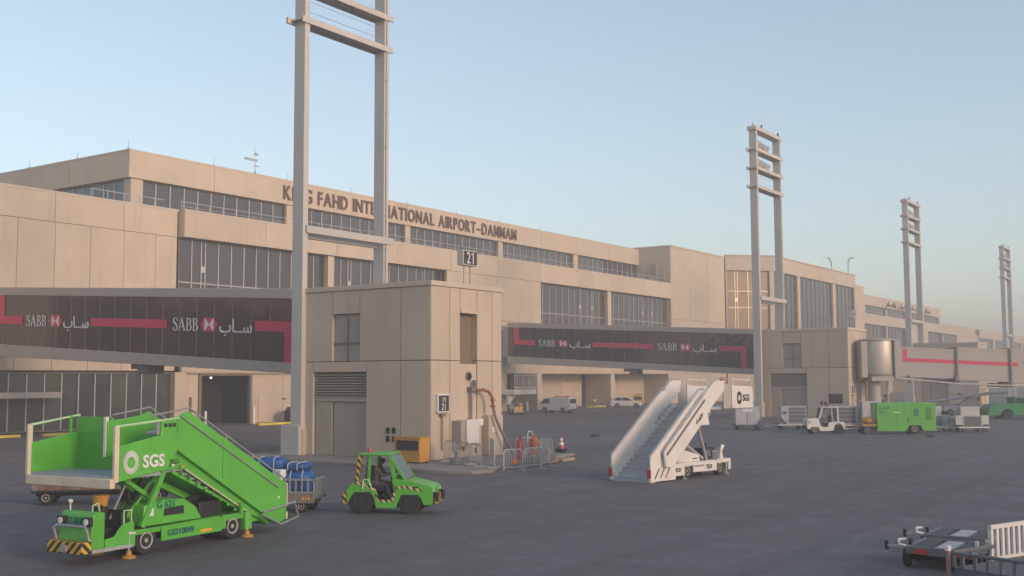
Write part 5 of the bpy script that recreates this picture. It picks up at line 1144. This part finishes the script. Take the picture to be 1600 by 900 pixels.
# ------------------------------------------------------------------ white tractor
def white_tug():
    t = thing('baggage_tractor', 'white open cab baggage tractor parked before the grey containers', 'tractor', (80.05, 28.38, 0), R(-55.6), 'apron tractors')
    w = 1.2
    body = [(.0, .35), (-.02, .62), (.03, 1.05), (.12, 1.12), (.85, 1.14), (.95, .62), (1.15, .5), (1.5, .5), (1.62, .85), (2.75, .85), (2.78, .4), (2.72, .35), (2.62, .42), (2.5, .62), (2.1, .62), (1.9, .22), (.95, .2), (.8, .5), (.3, .5), (.2, .35)]
    for y in (0, w-.06): MB().prism(body, y, y+.06).build('side_panel', 'white', t, bevel=.014)
    MB().prism([(.0, .4), (.03, 1.05), (.12, 1.115), (.85, 1.135), (.92, .6)], .061, w-.061).build('bonnet', 'white', t, bevel=.02); MB().box(1.6, 2.72, .061, w-.061, .6, .845).build('rear_deck', 'white', t)
    MB().box(.9, 1.65, .06, w-.06, .3, .4).build('cab_floor', 'black', t); MB().box(.05, 2.6, .3, w-.3, .22, .42).build('chassis', 'black', t)
    MB().box(1.05, 2.4, -.02, w+.02, 1.92, 1.98).build('cab_roof', 'white', t, bevel=.02)
    for y in (.05, w-.05):
        MB().bar((.93, y, 1.12), (1.12, y, 1.93), .09, .1).build('windscreen_post', 'white', t); MB().bar((2.3, y, .84), (2.25, y, 1.93), .1, .12).build('rear_post', 'white', t)
    MB().prism([(.95, 1.14), (.98, 1.14), (1.14, 1.9), (1.11, 1.9)], .1, w-.1).build('windscreen', 'cglass', t); MB().box(2.24, 2.27, .12, w-.12, .9, 1.88).build('rear_window', 'walk', t)
    MB().box(1.75, 1.9, .3, w-.3, .85, 1.35).build('seat_back', 'black', t, bevel=.04); MB().box(1.35, 1.8, .3, w-.3, .62, .8).build('seat', 'black', t, bevel=.04)
    s_ = MB(); s_.tube([(1.25-.05*math.cos(a), .55+.18*math.sin(a), 1.2+.15*math.cos(a)) for a in [k*.524 for k in range(12)]], .02, 6, closed=True); s_.build('steering_wheel', 'black', t)
    MB().bar((1.05, .55, .95), (1.24, .55, 1.2), .04).build('steering_column', 'black', t)
    for k in range(3): MB().box(1.2, 1.34, -.02, 0, 1.4+.16*k, 1.5+.16*k).build('dark_sticker', 'black', t)
    MB().cyl((1.7, .6, 1.98), (1.7, .6, 2.12), .08, n=10).build('warning_beacon', 'pinkred', t); MB().box(.1, .22, -.012, 0, .8, .92).build('side_lamp', 'black', t); MB().box(-.12, 0, .1, w-.1, .3, .6).build('bumper', 'black', t)
    for y in (.3, w-.3): MB().cyl((-.02, y, .9), (.03, y, .9), .07, n=10).build('headlight', 'lamp', t)
    for y in (.13, w-.13): wheel(t, .55, y, .3, .3, .22); wheel(t, 2.3, y, .4, .4, .26, 'tyre')
white_tug()

# ------------------------------------------------------------------ container dollies along the pier
def dolly(loc, label, L=2.35, white=True):
    t = thing('container_dolly', label, 'dolly', loc, R(-55.6), 'container dollies in a row')
    MB().box(0, L, 0, 1.5, .3, .4).build('deck', 'white' if white else 'alu_d', t, bevel=.012)
    for k in range(7): MB().cyl((.2+(L-.4)*k/6, .08, .415), (.2+(L-.4)*k/6, 1.42, .415), .03, n=6).build('roller', 'galv', t)
    for x in (.4, L-.4):
        for y in (.15, 1.35): wheel(t, x, y, .17, .17, .1)
    MB().bar((-.9, .75, .26), (0, .75, .3), .06).build('tow_bar', 'galv', t); MB().box(0, .06, .0, 1.5, .4, .5).build('stop', 'hose', t)
    return t
def container(loc, label, style, L=2.0, H=1.4):
    t = thing('cargo_container', label, 'container', loc, R(-55.6), 'grey cargo containers on dollies'); z = .45; W = 1.35
    if style == 'open':
        MB().prism([(-.5, z+.62), (-.5, z+.42), (.0, z), (1.45, z), (1.95, z+.42), (1.95, z+.75), (1.45, z+.75), (.0, z+.75)], .12, W).build('body', 'alu', t, bevel=.015)
        MB().box(.03, 1.42, .08, .12, z+.03, z+.72).build('front_panel', 'alu_d', t, bevel=.01)
        MB().box(.0, 1.45, .4, W, z+.755, z+1.45).build('upper_box', 'alu', t, bevel=.02); MB().box(1.45, 1.97, .05, .13, z+.12, z+.8).build('wing_plate', 'galv', t); MB().box(-.52, 0, .05, .13, z+.1, z+.8).build('wing_plate', 'galv', t)
        MB().bar((0, .1, z+.76), (1.45, .1, z+.76), .05).build('edge_rail', 'galv', t); MB().box(.05, .1, .06, .13, z, z+.75).box(1.36, 1.41, .06, .13, z, z+.75).build('corner_post', 'galv', t)
        return
    poly = {'right': [(0, 0), (L-.45, 0), (L, .5), (L, H), (0, H)], 'left': [(.45, 0), (L, 0), (L, H), (0, H), (0, .5)], 'box': [(0, 0), (L, 0), (L, H), (0, H)]}[style]
    poly = [(a, z+b) for a, b in poly]
    MB().prism(poly, 0, W).build('body', 'alu', t, bevel=.02)
    m = MB()
    for a, b in zip(poly, poly[1:]+poly[:1]): m.bar((a[0], -.01, a[1]), (b[0], -.01, b[1]), .03, .06)
    m.build('edge_frame', 'galv', t)
    if style == 'right': MB().box(.55, 1.35, -.03, 0, z+1.0, z+1.2).build('label_plate', 'white_v', t); MB().box(.9, .94, -.02, 0, z+.05, z+1.0).build('door_seam', 'alu_d', t)
    else:
        MB().box(.12 if style == 'box' else .6, L-.1, -.02, -.005, z+.1, z+H-.1).build('front_curtain', 'alu_d', t)
        for k in range(3): MB().box(.12 if style == 'box' else .6, L-.1, -.04, -.02, z+.38+.33*k, z+.42+.33*k).build('curtain_rib', 'galv', t)
        if style == 'left': MB().box(.12, .4, -.02, 0, z+.75, z+1.0).build('label_plate', 'alu_d', t)
dx_, dy_ = math.cos(R(-55.6)), math.sin(R(-55.6))
for i, (x, y, st, ld, lc, off) in enumerate((
    (83.0, 35.3, 'right', 'dark dolly under the container next to the base of the second tower', 'grey metal container with slanted right corner below the tower base', .05),
    (85.6, 32.75, 'left', 'white dolly with its tow bar showing left of the white tractor', 'grey container with dark curtain left of the white tractor', .3),
    (86.7, 28.9, 'box', 'dolly hidden behind the white tractor', 'dark ribbed container between white tractor and green power unit', .15),
    (87.9, 21.9, 'open', 'white dolly just right of the green power unit', 'open sided grey container just right of the green power unit', .0),
    (88.0, 19.5, 'open', 'white dolly at the right end of the row', 'open sided grey container at the right end of the row', .35))):
    dolly((x, y, 0), ld, 2.35, i > 0); container((x+dx_*off-dy_*.08, y+dy_*off+dx_*.08, 0), lc, st)
o = MB().box(0, 1.3, 0, 1.2, .3, 2.25).build('grey_cargo_box', 'alu', loc=(87.6, 26.6, 0), bevel=.02); o.rotation_euler = (0, 0, R(-55.6)); tag(o, 'tall plain grey box behind the striped front of the power unit', 'container')

# ------------------------------------------------------------------ aircraft tractor at the right edge
def pushback():
    t = thing('pushback_tractor', 'low teal green aircraft tractor at the right edge, partly out of frame', 'tractor', (115.6+1.4*.565, 23.9-1.4*.825, 0), R(-55.6))
    arch = lambda c, r: [(c+r*math.cos(a), .35+r*math.sin(a)) for a in [math.pi-k*math.pi/8 for k in range(9)]]
    MB().prism([(-.3, .3)]+arch(1.6, .62)+[(3.1, .3)]+[(3.4, .3)]+arch(4.4, .62)+[(5.9, .3), (6., 1.0), (3.7, 1.25), (3.5, 1.5), (1.0, 1.55), (.2, 1.3), (-.3, 1.0)], 0, 2.2).build('body', 'green_d', t, bevel=.04)
    MB().prism([(2.4, 1.5), (2.5, 2.1), (3.6, 2.1), (3.9, 1.2)], .2, 2.0).build('cab', 'green_d', t, bevel=.04); MB().prism([(2.56, 1.6), (2.6, 2.0), (3.45, 2.0), (3.6, 1.5)], .18, .2).build('side_window', 'cglass', t)
    for x in (1.6, 4.4):
        for y in (.2, 2.0): wheel(t, x, y, .5, .5, .35, 'tyre')
    MB().box(3.4, 3.55, -.02, 0, 1.25, 1.6).build('mirror', 'walk', t)
pushback()
def belt_loader():
    t = thing('belt_loader', 'pale grey belt loader standing behind the teal green tractor', 'loader', (124., 27.5, 0), R(-55.6))
    MB().prism([(-2.6, 1.4), (-2.6, 1.55), (3.5, 2.5), (5.5, 2.6), (5.5, 2.3), (3.5, 2.2)], .2, 1.3).build('conveyor', 'alu', t, bevel=.02); MB().box(-1.5, 4.5, .1, 1.6, .5, 1.05).build('chassis', 'white', t, bevel=.03)
    for k in range(9): MB().box(-2.4+.75*k, -2.35+.75*k, .2, .24, 1.5+.13*k, 1.95+.13*k).build('rail_post', 'galv', t)
    MB().bar((-2.4, .22, 1.95), (3.6, .22, 3.0), .05).build('hand_rail', 'galv', t); MB().box(1.6, 2.6, 1.35, 1.8, 1.05, 2.3).build('control_cab', 'white', t, bevel=.03)
    for x in (-.8, 3.7):
        for y in (.2, 1.5): wheel(t, x, y, .38, .38, .24)
    MB().bar((0, .6, 1.0), (1.5, .6, 2.0), .1).build('lift_arm', 'hose', t)
belt_loader()

# ------------------------------------------------------------------ cars by the terminal
def wheel_set(t, xs, ys, r, w=.2):
    for x in xs:
        for y in ys: wheel(t, x, y, r, r, w, 'rim', .62)
def van(loc, rz, label, col, k=1., grp=None):
    # nose towards +x
    t = thing('parked_van', label, 'van', loc, rz, grp); w = 1.42; t.scale = (k, k, k)
    arch = lambda c, r=.34: [(c+r*math.cos(a), .3+r*math.sin(a)) for a in [math.pi-q*math.pi/6 for q in range(7)]]
    low = [(-2.0, .3)]+arch(-1.15)+arch(1.2)+[(2.05, .3), (2.1, .75), (1.95, .98), (-2.05, .98), (-2.08, .5)]
    MB().prism(low, 0, w).build('lower_body', col, t, bevel=.04)
    MB().prism([(-2.05, .97), (1.95, .97), (1.25, 1.56), (1.0, 1.68), (-1.9, 1.7), (-2.02, 1.6)], .03, w-.03).build('upper_body', col, t, bevel=.06)
    MB().prism([(1.88, 1.05), (1.3, 1.55), (1.33, 1.56), (1.92, 1.06)], .12, w-.12).build('windscreen', 'cglass', t)
    for y in (.02, w-.03): MB().prism([(.55, 1.03), (1.68, 1.03), (1.2, 1.48), (.55, 1.5)], y, y+.015).build('side_window', 'cglass', t)
    MB().box(-2.06, -2.03, .16, w-.16, 1.05, 1.52).build('rear_window', 'cglass', t); MB().box(-2.13, -2.04, .05, w-.05, .32, .5).build('rear_bumper', 'hose', t, bevel=.02)
    for y in (.06, w-.16): MB().box(-2.09, -2.05, y, y+.1, .6, .95).build('tail_lamp', 'pinkred', t); MB().box(2.0, 2.1, y-.0, y+.12, .68, .84).build('headlight', 'lamp', t)
    MB().box(-2.095, -2.085, w/2-.2, w/2+.2, .62, .72).build('number_plate', 'white_v', t)
    MB().box(-.62, -.6, -.008, 0, .4, .95).box(.45, .47, -.008, 0, .4, .95).build('door_seam', 'hose', t)
    b = MB()
    for x in (-1.2, -.1): b.box(x, x+.06, .1, w-.1, 1.72, 1.8)
    b.build('roof_rack', 'black', t); MB().cyl((-1.35, w/2, 1.69), (-1.35, w/2, 1.88), .09, n=10).build('warning_beacon', 'oran', t)
    wheel_set(t, (-1.15, 1.2), (.1, w-.1), .29)
    return t
v = van((113.55, 70.6, 0), R(86), 'white panel van parked nose in towards the terminal with roof beacon', 'cwhite', 1.12)
MB().text('SGS', .28, frame((.9, 1.46, 1.05), (-1, 0, 0), (0, 0, 1)), .01, .02).build('side_print', 'hose', v)
van((142.3, 74.6, 0), R(28), 'small yellow van with white roof parked behind the silver car', 'cyellow')
def suv(loc, rz, label):
    t = thing('parked_car', label, 'car', loc, rz); w = 1.5; t.scale = (1.13, 1.13, 1.13)
    arch = lambda c, r=.34: [(c+r*math.cos(a), .29+r*math.sin(a)) for a in [math.pi-q*math.pi/6 for q in range(7)]]
    MB().prism([(-1.9, .3)]+arch(-1.15)+arch(1.18)+[(1.85, .27), (1.93, .55), (1.85, .72), (.95, .9), (-1.85, .92), (-1.95, .6)], 0, w).build('lower_body', 'cwhite', t, bevel=.06)
    MB().prism([(-1.83, .9), (.98, .88), (.35, 1.3), (.1, 1.38), (-1.2, 1.4), (-1.6, 1.3)], .1, w-.1).build('cabin', 'cwhite', t, bevel=.07)
    for y in (.085, w-.1):
        MB().prism([(-1.5, .95), (-.55, .95), (-.55, 1.3), (-1.2, 1.3)], y, y+.015).prism([(-.48, .95), (.72, .93), (.25, 1.24), (.0, 1.3), (-.48, 1.3)], y, y+.015).build('side_window', 'cglass', t)
    MB().prism([(.92, .93), (.4, 1.28), (.43, 1.29), (.96, .94)], .18, w-.18).build('windscreen', 'cglass', t); MB().prism([(-1.8, .95), (-1.6, 1.26), (-1.63, 1.28), (-1.84, .96)], .2, w-.2).build('rear_window', 'cglass', t)
    for y in (.08, w-.3): MB().box(1.78, 1.9, y, y+.22, .58, .7).build('headlight', 'lamp', t, bevel=.02); MB().box(-1.95, -1.87, y, y+.2, .65, .8).build('tail_lamp', 'pinkred', t)
    MB().box(1.86, 1.95, .2, w-.2, .3, .46).build('grille', 'black', t); MB().box(-1.0, 1.0, -.02, .02, .24, .32).build('sill', 'hose', t); MB().box(.62, .75, -.1, .02, .88, 1.0).build('wing_mirror', 'cwhite', t, bevel=.02)
    MB().box(-.5, -.3, .4, w-.4, 1.4, 1.5).build('roof_light_bar', 'hose', t)
    wheel_set(t, (-1.15, 1.18), (.1, w-.1), .3)
suv((134.1, 72.9, 0), R(-62), 'silver white sport utility car parked in front of the yellow van')
def ramp_tug(loc, rz, label):
    t = thing('ramp_tractor', label, 'tractor', loc, rz, 'small ramp tractors by the terminal')
    MB().prism([(-1.1, .3), (1.1, .3), (1.15, .8), (.2, .95), (.1, .6), (-.4, .6), (-.5, .9), (-1.15, .9)], 0, 1.1).build('body', 'white', t, bevel=.04); MB().box(-1.28, -1.1, .05, 1.05, .45, .95).build('rear_box', 'orange', t, bevel=.03)
    for y in (.15, .7): MB().box(-1.3, -1.28, y, y+.25, .62, .85).build('rear_lamp', 'amber', t)
    MB().box(-.5, -.4, .2, .9, .9, 1.3).build('seat_back', 'black', t); MB().tube([(-.6, .1, .9), (-.6, .1, 1.35), (-.6, 1., 1.35), (-.6, 1., .9)], .035).build('roll_bar', 'galv', t); MB().bar((.3, .5, .9), (.1, .5, 1.2), .05).build('steering_column', 'black', t)
    wheel_set(t, (-.7, .75), (.05, 1.05), .36)
ramp_tug((105.9, 71.4, 0), R(50), 'white ramp tractor with orange rear box just right of gate pier 21')
ramp_tug((121.3, 82.9, 0), R(120), 'white ramp tractor in the dark bay behind the bollard'); ramp_tug((177, 49.5, 0), R(30), 'small white ramp tractor seen under the boarding bridge')
t = thing('waste_bin', 'dark rounded bin beside the light tower base by the terminal wall', 'bin', (76.0, 77.6, 0))
MB().prism([(0, .1), (1.6, .1), (1.6, 1.2), (1.3, 1.5), (.4, 1.5), (0, 1.1)], 0, 1.2).build('bin_body', 'black', t, bevel=.08); MB().box(1.0, 1.7, -.1, .5, 1.2, 1.5).build('lid', 'white', t, bevel=.05)
for x in (.2, 1.4): MB().cyl((x, .1, .1), (x, .2, .1), .1, n=10).build('caster', 'tyre', t)

# ------------------------------------------------------------------ foreground dollies at the lower right
M['deckgrey'] = mat('oily_deck_plate', (.075, .078, .085), .7, var=.35, scale=4)
def roller_dolly(loc, label, red):
    t = thing('roller_dolly', label, 'dolly', loc, 0, 'roller dollies at the lower right')
    L, Wd, z = 1.55, 1.5, .47
    f = MB(); f.box(0, L, 0, .1, z-.16, z).box(0, L, Wd-.1, Wd, z-.16, z).box(0, .1, .1, Wd-.1, z-.161, z-.001).box(L-.1, L, .1, Wd-.1, z-.161, z-.001); f.build('frame', 'dgrey', t, bevel=.01)
    MB().box(.1, L-.1, .1, Wd-.1, z-.15, z-.08).build('floor', 'alu_d', t)
    for y0, y1, mm in ((.12, .46, 'deckgrey'), (.55, .93, 'alu'), (1.02, 1.38, 'deckgrey')): MB().box(.12, L-.12, y0, y1, z-.08, z-.02).build('deck_plate', mm, t)
    for k in range(7):
        for y0, y1 in ((.14, .44), (1.04, 1.36)): piece('roller', 'dgrey', t, (round(y1-y0, 2),), lambda: MB().cyl((0, 0, 0), (0, y1-y0, 0), .03, n=8), (.2+.19*k, y0, z-.012))
    for y0, y1 in ((.12, .42), (1.0, 1.3)): MB().box(-.02, 0, y0, y1, z-.15, z-.04).build('reflector', 'pinkred' if red else 'hose', t)
    MB().box(-.015, 0, .0, .1, z-.15, z-.02).build('corner_plate', 'white', t); MB().box(.35, .5, .62, .86, z-.02, z-.012).box(1.1, 1.25, .62, .86, z-.02, z-.012).build('pale_label', 'beige', t)
    MB().tube([(.05, Wd, z), (-.1, Wd+.1, z+.05), (.1, Wd+.16, z+.12), (.4, Wd+.1, z+.1)], .03).build('stop_lever', 'white', t); MB().box(.3, .4, Wd-.06, Wd, z, z+.13).build('stop_post', 'black', t); MB().box(.1, .2, .0, .06, z, z+.2).build('stop_post', 'white', t)
    for x in (.3, L-.4):
        MB().cyl((x, .1, .2), (x, Wd-.05, .2), .05, n=8).build('axle', 'black', t)
        for y in (.05, Wd+.03): wheel(t, x, y, .2, .2, .13, 'hose', .55)
    MB().bar((.2, -.2, .12), (.2, -.9, .1), .06).build('tow_bar', 'yellow', t); MB().bar((.3, Wd+.05, .42), (.3, Wd+.5, .42), .05).build('side_bar', 'galv', t); MB().box(.27, .33, Wd+.45, Wd+.52, .33, .52).build('pin', 'black', t)
roller_dolly((25.3, 5.33, 0), 'white framed roller dolly with two red reflectors at the lower right', True)
roller_dolly((27.45, 5.5, 0), 'second roller dolly behind the one with red reflectors', False)
t = thing('slatted_cart', 'grey baggage cart with tall white slatted side at the lower right corner', 'baggage cart', (22.3, 3.85, 0), R(-21))
MB().box(0, 3.6, 0, 1.5, .38, .5).build('deck', 'alu_d', t, bevel=.012)
g_ = MB(); g_.box(1.3, 3.9, 1.5, 1.56, 1.12, 1.2).box(1.3, 3.9, 1.5, 1.56, .5, .56).build('slat_frame', 'white', t)
for k in range(14): MB().box(1.3+.193*k, 1.38+.193*k, 1.505, 1.55, .54, 1.15).build('slat', 'white', t)
MB().tube([(0, 0, .5), (0, 0, .78), (0, 1.5, .78), (0, 1.5, .5)], .05).tube([(0, 1.5, .78), (1.4, 1.52, .78)], .045).tube([(0, 0, .78), (3.6, 0, .78)], .045).build('rail', 'dgrey', t)
for k in range(5): MB().box(-.03, .03, .2+.27*k, .26+.27*k, .5, .76).build('rail_post', 'dgrey', t)
for k in range(7): MB().box(.3+.5*k, .36+.5*k, -.03, .03, .5, .76).build('rail_post', 'dgrey', t)
MB().cyl((-.1, 1.55, .1), (-.1, 1.55, .82), .045, n=8).build('drawbar', 'faded', t); MB().cyl((-.1, 1.55, .82), (-.1, 1.55, .92), .06, n=8).build('drawbar_grip', 'white_v', t)
for x in (.5, 3.1):
    for y in (.12, 1.38): wheel(t, x, y, .2, .2, .13)
# plants on the terrace
for i, (x, l) in enumerate(((82.6, 'palm like potted plant on the terrace under the first letter'), (108.5, 'dark potted plant on the terrace left of the gate 21 roof sign'), (158.2, 'potted plant at the terrace end by the stair tower'))):
    t = thing('potted_plant', l, 'plant', (x, 82.0, 18.8), 0, 'plants on the terrace'); MB().lathe([(.25, 0), (.38, .6), (.3, .6), (.02, .55)], 12).build('pot', 'pot', t)
    m = MB(); r = random.Random(i)
    for k in range(44):
        a, e, ln = r.uniform(0, 6.28), r.uniform(.2, 1.4), r.uniform(.5, 1.0); b = Vector((0, 0, .6+r.uniform(0, .5))); d = Vector((math.cos(a)*math.cos(e), math.sin(a)*math.cos(e), math.sin(e)))
        s = d.cross(Vector((0, 0, 1))).normalized()*.07; mdp = b+d*ln*.6; tip = b+d*ln-Vector((0, 0, .15)); m.add([b, mdp+s, tip, mdp-s], [(0, 1, 2, 3)])
    m.build('foliage', 'plant', t); MB().cyl((0, 0, .5), (0, 0, 1.1), .05, .03, 6).build('stem', 'brown', t)

# ------------------------------------------------------------------ dusty air
def haze(density=.0018):
    m = bpy.data.materials.new('haze_air'); m.use_nodes = True; n, l = m.node_tree.nodes, m.node_tree.links; n.remove(n['Principled BSDF'])
    v = n.new('ShaderNodeVolumePrincipled'); v.inputs['Color'].default_value = (.72, .73, .72, 1); v.inputs['Density'].default_value = density; v.inputs['Anisotropy'].default_value = .0
    l.new(v.outputs[0], n['Material Output'].inputs['Volume']); M['haze'] = m
    MB().box(-160, 760, -360, 410, -1, 36).build('haze', 'haze', kind='stuff')
haze()
